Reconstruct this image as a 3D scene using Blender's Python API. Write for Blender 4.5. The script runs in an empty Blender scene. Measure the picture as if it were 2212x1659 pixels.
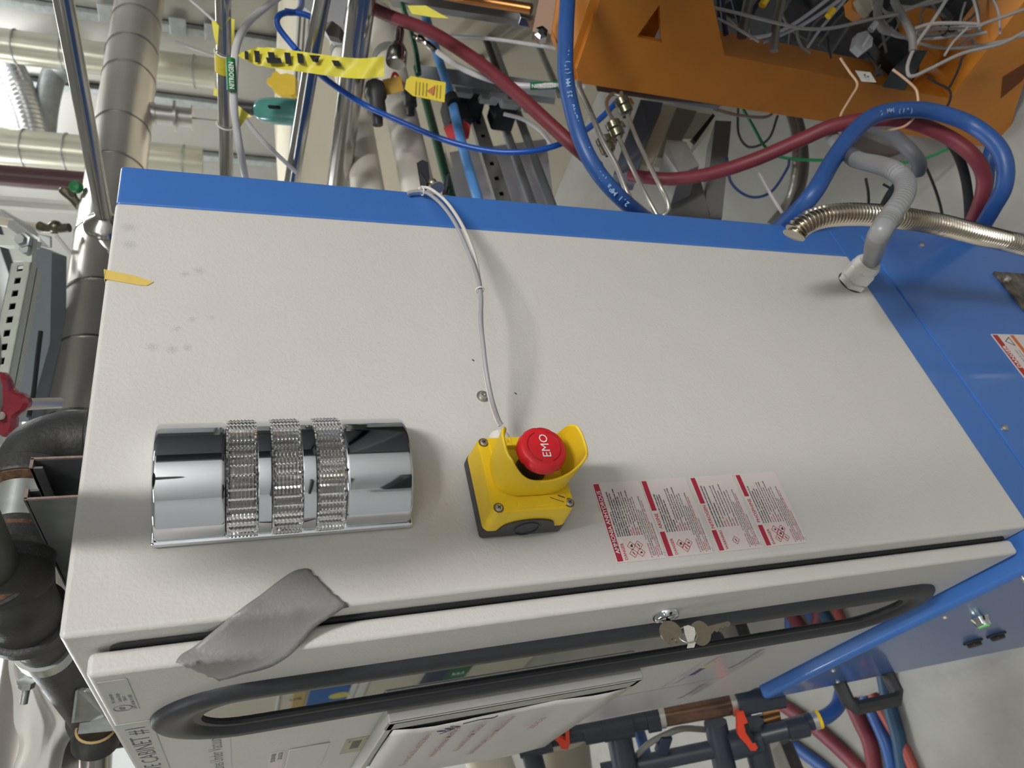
import bpy, bmesh, math, random
from mathutils import Vector as V, Matrix
S = bpy.context.scene; COL = S.collection
random.seed(7)
# ---------------------------------------------------------------- camera
F, CX, CY = 1554.09, 1106.0, 829.5
CAM = V((-0.20335933, -0.57091688, 0.88218944))
R = [V((-0.21813245, -0.28269386, -0.93407838)), V((-0.80371517, 0.59496536, 0.00762603)), V((0.55358844, 0.75239644, -0.3569866))]
cd = bpy.data.cameras.new('camera'); cam = bpy.data.objects.new('camera', cd); COL.objects.link(cam)
m = Matrix.Identity(4)
for i in range(3):
    m[i][0], m[i][1], m[i][2], m[i][3] = R[0][i], -R[1][i], -R[2][i], CAM[i]
cam.matrix_world = m
cd.sensor_width = 36; cd.lens = F / 2212 * 36; cd.clip_start = .01; cd.clip_end = 60
cd.dof.use_dof = True; cd.dof.focus_distance = .68; cd.dof.aperture_fstop = 9.5
S.camera = cam
S.view_settings.view_transform = 'Standard'; S.view_settings.look = 'None'
S.view_settings.gamma = 1; S.view_settings.use_curve_mapping = False; S.view_settings.exposure = 0.2
w = bpy.data.worlds.new('world'); S.world = w; w.use_nodes = True
w.node_tree.nodes['Background'].inputs[0].default_value = (.85, .92, 1, 1)
w.node_tree.nodes['Background'].inputs[1].default_value = .1
CEIL = 2.5
def area(name, x, y, sx, sy, power, col=(1, .985, .965), z=CEIL - .16):
    l = bpy.data.lights.new(name, 'AREA'); l.shape = 'RECTANGLE'; l.size = sx; l.size_y = sy; l.energy = power; l.color = col
    o = bpy.data.objects.new(name, l); COL.objects.link(o); o.location = (x, y, z)
    return o
LIGHTS = [  # x, y, size x, size y, watts
    (-.05, -1.8, .2, .9, 52), (-1.5, .6, .22, 1.25, 4), (-1.5, -1.85, 1.25, .22, 3), (1.75, -1.85, 1.25, .22, 2),
    (.35, 3.1, 1.25, .22, 36), (1.3, 2.1, 1.25, .22, 20), (2.5, 1.0, .22, 1.25, 18), (2.6, 3.6, 1.25, .22, 24)]
for i, (x, y, sx, sy, p) in enumerate(LIGHTS): area('fluorescent_light', x, y, sx, sy, p, (1, .985, .965) if i == 0 else (.93, .97, 1))
# ---------------------------------------------------------------- geometry helpers
def ray(u, v): return R[0] * ((u - CX) / F) + R[1] * ((v - CY) / F) + R[2]
def U(u, v, d): return CAM + ray(u, v) * d
def hit(u, v, ax, val):
    r = ray(u, v); i = 'XYZ'.index(ax); return CAM + r * ((val - CAM[i]) / r[i])
def vdir(i): return V([(1, 0, 0), (0, 1, 0), (0, 0, 1)][i])
class MB:
    """collects primitives into one mesh"""
    def __init__(s): s.b = bmesh.new()
    def poly(s, pts): return s.b.faces.new([s.b.verts.new(p) for p in pts])
    def box(s, lo, hi, bev=0, seg=2):
        t = bmesh.new()
        c = [(x, y, z) for x in (lo[0], hi[0]) for y in (lo[1], hi[1]) for z in (lo[2], hi[2])]
        vs = [t.verts.new(p) for p in c]
        for f in ((0, 1, 3, 2), (4, 6, 7, 5), (0, 4, 5, 1), (2, 3, 7, 6), (0, 2, 6, 4), (1, 5, 7, 3)): t.faces.new([vs[i] for i in f])
        if bev: bmesh.ops.bevel(t, geom=t.edges[:], offset=bev, segments=seg, affect='EDGES', profile=.5)
        s.add(t); return s
    def add(s, t, mat=None):
        me = bpy.data.meshes.new('t')
        if mat: t.transform(mat)
        t.to_mesh(me); t.free(); s.b.from_mesh(me); bpy.data.meshes.remove(me); return s
    def obox(s, c, ax, ay, az, hx, hy, hz, bev=0):
        t = MB(); t.box((-hx, -hy, -hz), (hx, hy, hz), bev)
        ax, ay, az = V(ax).normalized(), V(ay).normalized(), V(az).normalized()
        mm = Matrix(((ax[0], ay[0], az[0], c[0]), (ax[1], ay[1], az[1], c[1]), (ax[2], ay[2], az[2], c[2]), (0, 0, 0, 1)))
        return s.add(t.b, mm)
    def tube(s, pts, r, n=12, k=6, cap=True, smooth=True):
        P = catmull(pts, k) if (smooth and len(pts) > 2) else [V(p) for p in pts]
        if callable(r):
            P2 = resample(P, r.step) if hasattr(r, 'step') else P
            P = P2
        L = 0; up = None; rings = []
        for i, p in enumerate(P):
            t = (P[min(i + 1, len(P) - 1)] - P[max(i - 1, 0)]).normalized()
            if i: L += (p - P[i - 1]).length
            if up is None:
                up = t.orthogonal().normalized()
            up = (up - t * up.dot(t)).normalized(); sd = t.cross(up)
            rr = r(L) if callable(r) else (r[i] if isinstance(r, list) else r)
            rings.append([s.b.verts.new(p + (up * math.cos(a) + sd * math.sin(a)) * rr) for a in [2 * math.pi * j / n for j in range(n)]])
        for a, b in zip(rings, rings[1:]):
            for j in range(n): s.b.faces.new((a[j], a[(j + 1) % n], b[(j + 1) % n], b[j]))
        if cap:
            s.b.faces.new(rings[0][::-1]); s.b.faces.new(rings[-1])
        return s
    def lathe(s, prof, o, ax, n=24, up=None):
        """profile (r,h) around axis"""
        o, ax = V(o), V(ax).normalized(); a1 = V(up).normalized() if up else ax.orthogonal().normalized(); a2 = ax.cross(a1); rings = []
        for r, h in prof:
            rings.append([s.b.verts.new(o + ax * h + (a1 * math.cos(t) + a2 * math.sin(t)) * max(r, 1e-5)) for t in [2 * math.pi * j / n for j in range(n)]])
        for a, b in zip(rings, rings[1:]):
            for j in range(n): s.b.faces.new((a[j], a[(j + 1) % n], b[(j + 1) % n], b[j]))
        s.b.faces.new(rings[0][::-1]); s.b.faces.new(rings[-1]); return s
    def prism(s, pts, off):
        """planar outline (world points) extruded by vector off"""
        a = [s.b.verts.new(p) for p in pts]; b = [s.b.verts.new(V(p) + V(off)) for p in pts]; n = len(a)
        s.b.faces.new(a[::-1]); s.b.faces.new(b)
        for j in range(n): s.b.faces.new((a[j], a[(j + 1) % n], b[(j + 1) % n], b[j]))
        return s
    def frame(s, outer, inner, off):
        """ring-shaped plate: outer and inner outlines with the same count"""
        n = len(outer); L = [[s.b.verts.new(V(p) + V(o)) for p in q] for q in (outer, inner) for o in ((0, 0, 0), off)]
        for a, b in ((L[0], L[1]), (L[3], L[2]), (L[2], L[0]), (L[1], L[3])):
            for j in range(n): s.b.faces.new((a[j], a[(j + 1) % n], b[(j + 1) % n], b[j]))
        return s
    def sphere(s, c, r, n=12, sc=(1, 1, 1)):
        t = bmesh.new(); bmesh.ops.create_uvsphere(t, u_segments=n, v_segments=max(6, n // 2), radius=r)
        return s.add(t, Matrix.Translation(V(c)) @ Matrix.Diagonal((*sc, 1)))
    def grid(s, rows):
        g = [[s.b.verts.new(p) for p in r] for r in rows]
        for a, b in zip(g, g[1:]):
            for j in range(len(a) - 1): s.b.faces.new((a[j], a[j + 1], b[j + 1], b[j]))
        return s
def catmull(pts, k=6):
    P = [V(p) for p in pts]; P = [P[0] * 2 - P[1]] + P + [P[-1] * 2 - P[-2]]; out = []
    for i in range(1, len(P) - 2):
        a, b, c, d = P[i - 1:i + 3]
        for j in range(k):
            t = j / k
            out.append(.5 * ((2 * b) + (c - a) * t + (2 * a - 5 * b + 4 * c - d) * t * t + (3 * b - a - 3 * c + d) * t ** 3))
    out.append(P[-2]); return out
def resample(P, step):
    out = [P[0]]; acc = 0; nxt = step
    for a, b in zip(P, P[1:]):
        l = (b - a).length
        while acc + l >= nxt:
            out.append(a.lerp(b, (nxt - acc) / l)); nxt += step
        acc += l
    return out
def root_of(o):
    while o.parent: o = o.parent
    return o
def obj(name, mb, mat, parent=None, sm=True, ang=40, loc=None, kind=None):
    bm = mb.b; bmesh.ops.remove_doubles(bm, verts=bm.verts[:], dist=1e-6); bmesh.ops.recalc_face_normals(bm, faces=bm.faces[:])
    if loc is None:
        if parent: loc = root_of(parent).location.copy()
        else:
            vs = [v.co for v in bm.verts]
            lo = V([min(v[i] for v in vs) for i in range(3)]); hi = V([max(v[i] for v in vs) for i in range(3)])
            loc = V(((lo[0] + hi[0]) / 2, (lo[1] + hi[1]) / 2, lo[2]))
    bm.transform(Matrix.Translation(-V(loc)))
    if sm:
        ca = math.radians(ang)
        for f in bm.faces: f.smooth = True
        for e in bm.edges:
            if len(e.link_faces) == 2 and e.calc_face_angle(0) > ca: e.smooth = False
    me = bpy.data.meshes.new(name); bm.to_mesh(me); bm.free(); me.materials.append(mat)
    o = bpy.data.objects.new(name, me); COL.objects.link(o)
    if parent: o.parent = parent
    else: o.location = loc
    if kind: o['kind'] = kind
    if sm and len(me.polygons) < 6000:
        wn = o.modifiers.new('weighted_normals', 'WEIGHTED_NORMAL'); wn.keep_sharp = True
    return o
def tag(o, label, cat, group=None, kind=None):
    o['label'] = label; o['category'] = cat
    if group: o['group'] = group
    if kind: o['kind'] = kind
    return o
def thing(name, loc, label, cat, group=None):
    o = bpy.data.objects.new(name, None); COL.objects.link(o); o.location = loc; o.empty_display_size = .02
    return tag(o, label, cat, group)
def struct(name, mb, mat, **k):
    return obj(name, mb, mat, kind='structure', **k)
def one(name, mb, mat, label, cat, group=None, **k):
    return tag(obj(name, mb, mat, **k), label, cat, group)
def text_mb(lines, mb=None):
    """lines: (string, origin, xdir, ydir, size, align, bold, squeeze)"""
    mb = mb or MB()
    for s, o, xd, yd, size, al, bold, sq in lines:
        if not s.strip(): continue
        cu = bpy.data.curves.new('t', 'FONT'); cu.body = s; cu.size = size; cu.align_x = al; cu.resolution_u = 2; cu.offset = bold * size * .5
        t = bpy.data.objects.new('t', cu); me = bpy.data.meshes.new_from_object(t)
        xd, yd, o = V(xd), V(yd), V(o)
        bm = bmesh.new(); bm.from_mesh(me)
        for v in bm.verts: v.co = o + xd * (v.co.x * sq) + yd * v.co.y
        mb.add(bm); bpy.data.meshes.remove(me); bpy.data.objects.remove(t); bpy.data.curves.remove(cu)
    return mb
def rrect(cx, cy, hx, hy, r, n=5):
    out = []
    for qx, qy, a0 in ((1, 1, 0), (-1, 1, 90), (-1, -1, 180), (1, -1, 270)):
        for j in range(n):
            a = math.radians(a0 + 90 * j / (n - 1)); out.append((cx + qx * (hx - r) + r * math.cos(a), cy + qy * (hy - r) + r * math.sin(a)))
    return out
# ---------------------------------------------------------------- materials
def lin(c): return tuple(((x / 255) / 12.92 if x / 255 <= .04045 else ((x / 255 + .055) / 1.055) ** 2.4) for x in c) + (1,)
MATS = {}
def mat(name, rgb, rough=.5, metal=0, bump=0, bscale=200, mott=0, mscale=8, mrgb=None, trans=0, emit=0, coat=0, spec=.5, alpha=1, stretch=None, ior=1.45):
    if name in MATS: return MATS[name]
    m = bpy.data.materials.new(name); m.use_nodes = True; N = m.node_tree.nodes; L = m.node_tree.links; b = N['Principled BSDF']
    c = lin(rgb); b.inputs['Base Color'].default_value = c; b.inputs['Roughness'].default_value = rough; b.inputs['Metallic'].default_value = metal
    b.inputs['Specular IOR Level'].default_value = spec; b.inputs['Transmission Weight'].default_value = trans; b.inputs['Coat Weight'].default_value = coat
    b.inputs['Alpha'].default_value = alpha; b.inputs['IOR'].default_value = ior
    if coat: b.inputs['Coat Roughness'].default_value = .08
    if emit:
        b.inputs['Emission Color'].default_value = c; b.inputs['Emission Strength'].default_value = emit
    tc = N.new('ShaderNodeTexCoord'); src = tc.outputs['Object']
    if stretch:
        mp = N.new('ShaderNodeMapping'); mp.inputs['Scale'].default_value = stretch; L.new(src, mp.inputs['Vector']); src = mp.outputs['Vector']
    if mott or mrgb:
        n = N.new('ShaderNodeTexNoise'); n.inputs['Scale'].default_value = mscale; n.inputs['Detail'].default_value = 6; n.inputs['Roughness'].default_value = .62
        L.new(src, n.inputs['Vector']); r = N.new('ShaderNodeValToRGB'); r.color_ramp.elements[0].position = .35; r.color_ramp.elements[1].position = .68
        c2 = lin(mrgb) if mrgb else tuple(x * (1 - mott) for x in c[:3]) + (1,)
        r.color_ramp.elements[0].color = c2; r.color_ramp.elements[1].color = c
        L.new(n.outputs['Fac'], r.inputs['Fac']); L.new(r.outputs['Color'], b.inputs['Base Color'])
    if bump:
        n = N.new('ShaderNodeTexNoise'); n.inputs['Scale'].default_value = bscale; n.inputs['Detail'].default_value = 2
        L.new(src, n.inputs['Vector']); q = N.new('ShaderNodeBump'); q.inputs['Strength'].default_value = bump; q.inputs['Distance'].default_value = .001
        L.new(n.outputs['Fac'], q.inputs['Height']); L.new(q.outputs['Normal'], b.inputs['Normal'])
    MATS[name] = m; return m
GREY = mat('light_grey_textured_paint', (207, 204, 199), .42, bump=.4, bscale=330, mott=.04, mscale=5)
BLUE = mat('blue_gloss_paint', (66, 116, 190), .3, coat=.35, mott=.06, mscale=4)
RUB = mat('black_rubber', (48, 50, 54), .42, bump=.2, bscale=900)
RUBD = mat('black_seal_foam', (28, 29, 32), .8)
CHROME = mat('chrome', (225, 228, 232), .045, 1, mott=.05)
STEEL = mat('polished_stainless_tube', (190, 187, 182), .2, 1, mott=.1, mscale=20, stretch=(1, .1, 1))
STEELM = mat('satin_stainless', (204, 199, 192), .38, .85, mott=.15, mscale=6)
ZINC = mat('zinc_plated_steel', (196, 200, 196), .38, .85, mott=.2, mscale=60)
GALV = mat('galvanised_strut', (176, 180, 180), .45, .6, mott=.25, mscale=40)
YEL = mat('yellow_plastic', (242, 203, 40), .42, mott=.07, mscale=30)
RED = mat('red_plastic', (214, 40, 48), .4)
BLKP = mat('black_plastic', (62, 62, 62), .45, mott=.15, mscale=60)
WHT = mat('white_plastic', (222, 221, 214), .35)
WHTPRINT = mat('white_print', (240, 238, 236), .5)
CABG = mat('grey_cable_jacket', (158, 156, 160), .4)
CABW = mat('white_cable_jacket', (214, 208, 200), .4)
PAPER = mat('white_paper', (214, 211, 207), .6, mott=.03, mscale=25)
LABW = mat('white_label_vinyl', (216, 206, 202), .38)
INK = mat('dark_print', (62, 62, 78), .6); INKG = mat('grey_print', (120, 120, 122), .6)
CRIM = mat('crimson_print', (172, 44, 66), .45); REDP = mat('red_text_print', (196, 70, 80), .6)
DRED = mat('danger_red_print', (170, 52, 50), .5); ORP = mat('orange_print', (200, 110, 60), .5)
DUCT = mat('grey_duct_tape', (136, 135, 134), .42, bump=.35, bscale=420, mott=.1, mscale=40)
MASK = mat('yellow_masking_tape', (226, 196, 104), .6, mott=.08, mscale=60)
IRON = mat('black_iron_pipe', (66, 66, 66), .5, .35, bump=.5, bscale=260, mott=.35, mscale=26)
RUST = mat('rusty_thread_sealant', (112, 82, 56), .85, bump=.8, bscale=300, mrgb=(60, 44, 34), mscale=120)
ORG = mat('orange_machine_paint', (206, 130, 46), .38, bump=.15, bscale=500, mott=.1, mscale=6)
HBLUE = mat('blue_rubber_hose', (46, 84, 146), .4, mott=.12, mscale=14)
HBLUE2 = mat('blue_polyurethane_tube', (32, 86, 176), .3)
LBLUE = mat('light_blue_pipe', (92, 152, 216), .35)
HRED = mat('red_rubber_hose', (118, 46, 54), .5, mott=.15, mscale=16)
GCON = mat('grey_liquidtight_conduit', (140, 141, 142), .34, mott=.05, mscale=30)
PVCW = mat('white_pvc_pipe', (224, 217, 204), .4, mott=.05, mscale=10)
PVCD = mat('dark_grey_pvc', (52, 58, 68), .38, mott=.15, mscale=20)
VALVEO = mat('orange_valve_handle', (214, 66, 38), .45)
GREENP = mat('green_pipe', (28, 84, 58), .45); TEAL = mat('teal_glazed_lamp', (88, 156, 146), .2, coat=.5)
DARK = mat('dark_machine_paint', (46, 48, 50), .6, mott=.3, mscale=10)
CREAM = mat('cream_panel_paint', (214, 205, 182), .5, mott=.04)
GREYP = mat('mid_grey_panel', (150, 150, 146), .45, .2, mott=.08, mscale=5)
BGREY = mat('blue_grey_steel', (126, 134, 140), .45, .2, mott=.08)
TAPEY = mat('yellow_caution_tape', (226, 214, 72), .35, mott=.1, mscale=30)
TAGY = mat('yellow_card_tag', (232, 206, 40), .5); NEWG = mat('green_label', (20, 120, 60), .45)
TUBEW = mat('translucent_white_tube', (206, 204, 204), .3, mott=.06)
BRASS = mat('tarnished_brass', (122, 118, 98), .3, .8, mott=.3, mscale=60)
NICK = mat('nickel_key_metal', (158, 148, 130), .36, .85, bump=.2, bscale=700, mott=.12, mscale=80)
FLOOR = mat('painted_concrete', (154, 153, 147), .3, bump=.35, bscale=55, mott=0, mrgb=(134, 130, 122), mscale=2.4)
WALL = mat('white_wall_paint', (206, 207, 206), .7, mott=.03, mscale=2)
LAMPW = mat('lamp_diffuser', (255, 253, 248), .5, emit=5)
# ---------------------------------------------------------------- room
X0, X1, Y0, Y1, Z0 = -2.8, 3.6, -2.6, 4.6, -.8
struct('floor', MB().box((X0 - .1, Y0 - .1, Z0 - .1), (X1 + .1, Y1 + .1, Z0)), FLOOR, sm=False)
struct('ceiling', MB().box((X0 - .1, Y0 - .1, CEIL), (X1 + .1, Y1 + .1, CEIL + .1)), WALL, sm=False)
struct('wall_right', MB().box((X1, Y0 - .1, Z0), (X1 + .1, Y1 + .1, CEIL)), WALL, sm=False)
struct('wall_left', MB().box((X0 - .1, Y0 - .1, Z0), (X0, Y1 + .1, CEIL)), WALL, sm=False)
struct('wall_back', MB().box((X0, Y1, Z0), (X1, Y1 + .1, CEIL)), WALL, sm=False)
struct('wall_front', MB().box((X0, Y0 - .1, Z0), (X1, Y0, CEIL)), WALL, sm=False)
where = ['in front of the grey enclosure', 'over the cabinet door side', 'near the front left corner', 'above the orange machine', 'over the piping manifold', 'behind the grey enclosure', 'along the right wall', 'in the far right corner']
for (x, y, sx, sy, p), wh in zip(LIGHTS, where):
    t = thing('ceiling_light', (x, y, CEIL - .15), 'white fluorescent ceiling fixture hung ' + wh, 'ceiling light', 'fluorescent ceiling lights')
    hx, hy = sx / 2, sy / 2
    obj('housing', MB().box((x - hx - .03, y - hy - .03, CEIL - .13), (x + hx + .03, y + hy + .03, CEIL - .05), .01), WHT, t)
    obj('diffuser', MB().box((x - hx, y - hy, CEIL - .15), (x + hx, y + hy, CEIL - .13), .004), LAMPW, t)
    obj('rod', MB().box((x - .01, y - .01, CEIL - .05), (x + .01, y + .01, CEIL)), ZINC, t)
# ================================================================ blue gas cabinet
D = .458; X = V((1, 0, 0)); Y = V((0, 1, 0)); Z = V((0, 0, 1))
cab = thing('gas_cabinet', (.26, .3, -.8), 'tall blue steel gas cabinet carrying the grey enclosure', 'cabinet')
obj('cabinet_body', MB().box((-.042, .006, -.8), (.570, .62, -.001), .008, 3), BLUE, cab)
obj('rear_column', MB().box((D + .0015, .003, -.001), (.5225, .60, 1.0), .004, 3), BLUE, cab)
obj('side_panel', MB().box((-.036, .0035, -.765), (.5145, .02, -.0655), .0025), BLUE, cab)
obj('bottom_rail', MB().box((-.038, .004, -.062), (.566, .02, -.002), .0025), BLUE, cab)
for x, z in ((.5005, -.19), (.139, -.078), (.03, -.078), (.5005, -.6)):
    obj('screw', MB().lathe([(.0001, .004), (.003, .0038), (.005, .002), (.005, 0)], (x, .0035, z), -Y, 14), STEELM, cab)
b = MB().lathe([(.0001, -.012), (.011, -.012), (.012, -.004), (.0145, 0), (.0145, .004)], (-.042, .246, -.148), X, 20)
obj('indicator_bezel', b, CHROME, cab)
obj('indicator_lens', MB().lathe([(.0001, -.014), (.008, -.014), (.0095, -.011), (.0095, -.004)], (-.042, .246, -.148), X, 20), mat('green_lens', (120, 214, 120), .2), cab)
for y, z in ((.427, -.33), (.403, -.362)):
    t = obj('rocker_switch', MB().box((-.046, y - .012, z - .014), (-.041, y + .012, z + .014), .003), BLKP, cab)
    obj('rocker', MB().box((-.052, y - .009, z - .010), (-.045, y + .009, z + .010), .003), BLKP, t)
obj('stop_bolt', MB().lathe([(.0001, -.022), (.004, -.021), (.005, -.016), (.003, -.015), (.003, 0)], (-.04, .06, -.02), X, 12), STEELM, cab)
for y, z in ((.575, -.14), (.2, -.03), (.45, -.03)):
    obj('screw', MB().lathe([(.0001, -.003), (.003, -.0028), (.004, 0)], (-.042, y, z), X, 12), STEELM, cab)
h = MB().tube([(-.03, .60, -.165), (-.075, .60, -.165), (-.088, .60, -.175), (-.088, .60, -.275), (-.075, .60, -.285), (-.03, .60, -.285)], .013, 8, smooth=False)
one('pull_handle', h, BLKP, 'black plastic C-shaped pull handle on the far edge of the blue cabinet', 'handle')
# ---------------------------------------------------------------- grey enclosure
enc = thing('electrical_enclosure', (.23, .32, 0), 'light grey textured steel enclosure with hinged windowed door', 'enclosure')
EW = .64
SCUFF = mat('light_grey_paint_scuffed', (207, 204, 199), .42, bump=.4, bscale=330, mott=.04, mscale=5)
def add_scuffs(m, spots, off):
    N = m.node_tree.nodes; L = m.node_tree.links; b = N['Principled BSDF']; tc = N.new('ShaderNodeTexCoord'); tot = None
    for (p, r_) in spots:
        d = N.new('ShaderNodeVectorMath'); d.operation = 'DISTANCE'; L.new(tc.outputs['Object'], d.inputs[0]); d.inputs[1].default_value = V(p) - V(off)
        mr = N.new('ShaderNodeMapRange'); mr.inputs[1].default_value = 0; mr.inputs[2].default_value = r_; mr.inputs[3].default_value = 1; mr.inputs[4].default_value = 0; L.new(d.outputs['Value'], mr.inputs[0])
        if tot is None: tot = mr.outputs[0]
        else:
            a = N.new('ShaderNodeMath'); a.operation = 'MAXIMUM'; L.new(tot, a.inputs[0]); L.new(mr.outputs[0], a.inputs[1]); tot = a.outputs[0]
    n = N.new('ShaderNodeTexNoise'); n.inputs['Scale'].default_value = 700; n.inputs['Detail'].default_value = 5; L.new(tc.outputs['Object'], n.inputs['Vector'])
    g = N.new('ShaderNodeMath'); g.operation = 'MULTIPLY'; L.new(tot, g.inputs[0]); L.new(n.outputs['Fac'], g.inputs[1])
    st = N.new('ShaderNodeMapRange'); st.inputs[1].default_value = .30; st.inputs[2].default_value = .52; st.inputs[3].default_value = 0; st.inputs[4].default_value = .3; L.new(g.outputs[0], st.inputs[0])
    old = b.inputs['Base Color'].links[0].from_socket; mx = N.new('ShaderNodeMix'); mx.data_type = 'RGBA'; L.new(st.outputs[0], mx.inputs[0]); L.new(old, mx.inputs[6]); mx.inputs[7].default_value = lin((90, 90, 90)); L.new(mx.outputs[2], b.inputs['Base Color'])
add_scuffs(SCUFF, [((.3626, 0, .917), .016), ((.357, 0, .93), .012), ((.297, 0, .922), .010), ((.285, 0, .935), .011), ((.2622, 0, .955), .015), ((.26, 0, .938), .016), ((.262, 0, .925), .012), ((.42, 0, .985), .02), ((.395, 0, .982), .018), ((.30, 0, .905), .008)], (.23, .32, 0))
obj('enclosure_body', MB().box((0, 0, 0), (D, EW, 1.0), .0045, 3), SCUFF, enc)
obj('door_gasket', MB().frame([(-.0005, y, z) for y, z in rrect(.33, .494, .308, .478, .01)], [(-.0005, y, z) for y, z in rrect(.33, .494, .296, .466, .006)], (-.0022, 0, 0)), RUBD, enc)
door = obj('door', MB().box((-.021, .0265, .007), (-.0032, EW - .004, .985), .0045, 4), GREY, enc)
# stadium window with rubber seal
def stad(y0, y1, z0, z1, n=20):
    r = (y1 - y0) / 2; c = (y0 + y1) / 2; out = []
    for j in range(n + 1): a = math.pi * j / n; out.append((c + r * math.cos(a), z1 - r + r * math.sin(a)))
    for j in range(n + 1): a = math.pi + math.pi * j / n; out.append((c + r * math.cos(a), z0 + r + r * math.sin(a)))
    return out
prof = [(0, 0), (.001, .004), (.005, .0075), (.014, .0095), (.024, .0088), (.031, .006), (.034, .0035), (.037, .0045), (.042, .004), (.043, .0008)]
sm_ = MB(); rows = []
for d, hh in prof:
    o_ = stad(.0985 + d, .2635 - d, .027 + d, .957 - d); rows.append([(-.0208 - hh, y, z) for y, z in o_ + o_[:1]])
sm_.grid(rows); obj('window_seal', sm_, RUB, door, ang=60)
pn = MB(); pn.prism([(-.0213, y, z) for y, z in stad(.135, .227, .064, .92)], (-.0006, 0, 0))
obj('window_pane', pn, mat('dark_glass', (24, 25, 27), .015, spec=.8, ior=1.55), door, sm=False)
# lock with key and keyring
lk = obj('door_lock', MB().lathe([(.0001, 0), (.0140, 0), (.0140, .0035), (.0122, .0062), (.009, .0068), (.0085, .0055), (.0001, .0055)], (-.0208, .069, .4805), -X, 28), CHROME, door)
def key(origin, xd, yd, blade, hole=True):
    """flat key: xd along blade, yd across, bow centre at origin"""
    xd, yd = V(xd).normalized(), V(yd).normalized(); nn = xd.cross(yd).normalized(); b = MB(); n = 28; r = .0118
    P = []
    for j in range(n):
        a = 2 * math.pi * j / n; P.append((r * .98 * math.cos(a), r * 1.02 * math.sin(a)))
    Q = [(-.0085 + .0028 * math.cos(2 * math.pi * j / n), .0028 * math.sin(2 * math.pi * j / n)) for j in range(n)]
    w3 = lambda q, o=0: V(origin) + xd * q[0] + yd * q[1] + nn * o
    b.frame([w3(q, -.0011) for q in P], [w3(q, -.0011) for q in Q], nn * .0022)
    if blade > .012:
        bl = [(.011, .0042), (blade, .0036), (blade + .002, .0015), (blade, -.001), (blade - .003, -.0022), (blade - .006, .0002), (blade - .009, -.0018), (blade - .013, -.0002), (blade - .017, -.0034), (blade - .02, -.0012), (.012, -.0042)]
    else: bl = [(.010, .0045), (blade + .004, .0042), (blade + .004, -.0042), (.010, -.0045)]
    b.prism([w3(q, -.0009) for q in bl], nn * .0018); return b
k1c = V((-.0406, .069, .4818)); k2c = V((-.0453, .070, .4482))
e_x = V((0, 0, -1)); e_y = V((1, 0, 0))
kk = thing('key', k1c, 'round-headed key standing in the chrome lock of the grey door', 'key', None)
obj('key_body', key(k1c, e_y, e_x, .0125), NICK, kk)
k2 = thing('key', k2c, 'spare round-headed key hanging from the ring beside the lock', 'key', None)
obj('key_body', key(k2c, e_x + e_y * .1, e_y, .037), NICK, k2)
rc = V((-.0452, .069, .4640))
rg = MB(); rg.tube([rc + e_x * .0105 * math.cos(a) + e_y * .0055 * math.sin(a) + R[2] * (.006 * math.sin(a)) for a in [2 * math.pi * j / 16 for j in range(17)]], .0007, 8, 3)
one('key_ring', rg, STEELM, 'thin steel ring joining the two keys', 'key ring')
tg = MB(); tc_ = V((-.0460, .0665, .4625))
tg.prism([tc_ + e_x * x + e_y * y for x, y in ((-.006, -.008), (.001, -.007), (.0065, .0), (.0075, .006), (.002, .009), (-.004, .0085), (-.0055, .003))], R[2] * .0015)
tg.prism([tc_ + e_x * x + e_y * y - R[2] * .0008 for x, y in ((-.009, -.012), (-.001, -.0125), (.003, -.008), (-.003, -.004))], R[2] * .001)
one('key_tag', tg, mat('foil_wrap', (224, 222, 214), .25, .5, bump=.6, bscale=500), 'small crumpled silver foil tag on the key ring', 'tag')
# ---------------------------------------------------------------- stickers and papers on the door
XD = -.0212
def sheet(name, y0, y1, z0, z1, m, label, cat, group=None, x=XD, th=.0004, r=.002):
    b = MB(); b.prism([(x, y, z) for y, z in rrect((y0 + y1) / 2, (z0 + z1) / 2, (y1 - y0) / 2, (z1 - z0) / 2, r, 3)], (-th, 0, 0))
    return one(name, b, m, label, cat, group, sm=False)
def dtext(s, y, z, size, al='LEFT', bold=0, sq=1, x=XD): return (s, (x - .0005, y, z), (0, -1, 0), (0, 0, 1), size, al, bold, sq)
s1 = sheet('certification_sticker', .041, .1295, .960, .980, mat('silver_sticker', (186, 187, 186), .35), 'small pale sticker with four print lines and oval mark at door top corner', 'sticker')
obj('printed_text', text_mb([dtext('9611 Inspection', .1, .9742, .0042, 'LEFT', .01, .95), dtext('Custom Design', .1, .9695, .0042, 'LEFT', .01, .95), dtext('JOB# & ID', .098, .966, .0036, 'LEFT', .01, .9), dtext('LISTED  0104 FM  374  SERIES', .125, .9615, .0036, 'LEFT', .01, .95), dtext('NSSP', .1235, .9695, .006, 'LEFT', .03, .7)]), INKG, s1, sm=False)
ov = [(XD - .0005, .118 + .0085 * math.cos(2 * math.pi * j / 24), .9712 + .007 * math.sin(2 * math.pi * j / 24)) for j in range(24)]
ov2 = [(XD - .0005, .118 + .0078 * math.cos(2 * math.pi * j / 24), .9712 + .0063 * math.sin(2 * math.pi * j / 24)) for j in range(24)]
obj('oval_mark', MB().frame(ov, ov2, (-.0002, 0, 0)), INKG, s1, sm=False)
s2 = sheet('cabinet_name_label', .170, .63, .955, .9835, mat('pale_label_tape', (196, 197, 194), .45), 'long pale label reading CABINET #1 along the top of the door', 'label')
obj('printed_text', text_mb([dtext('VALVE CABINET #1', .183, .9615, .0235, 'RIGHT', .0, 1.25)]), mat('charcoal_print', (84, 84, 90), .5), s2, sm=False)
s3 = sheet('vacuum_label', .266, .63, .8915, .924, mat('white_strip_label', (206, 205, 203), .5), 'white strip label about lines under vacuum beside the oval window', 'label')
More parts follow.
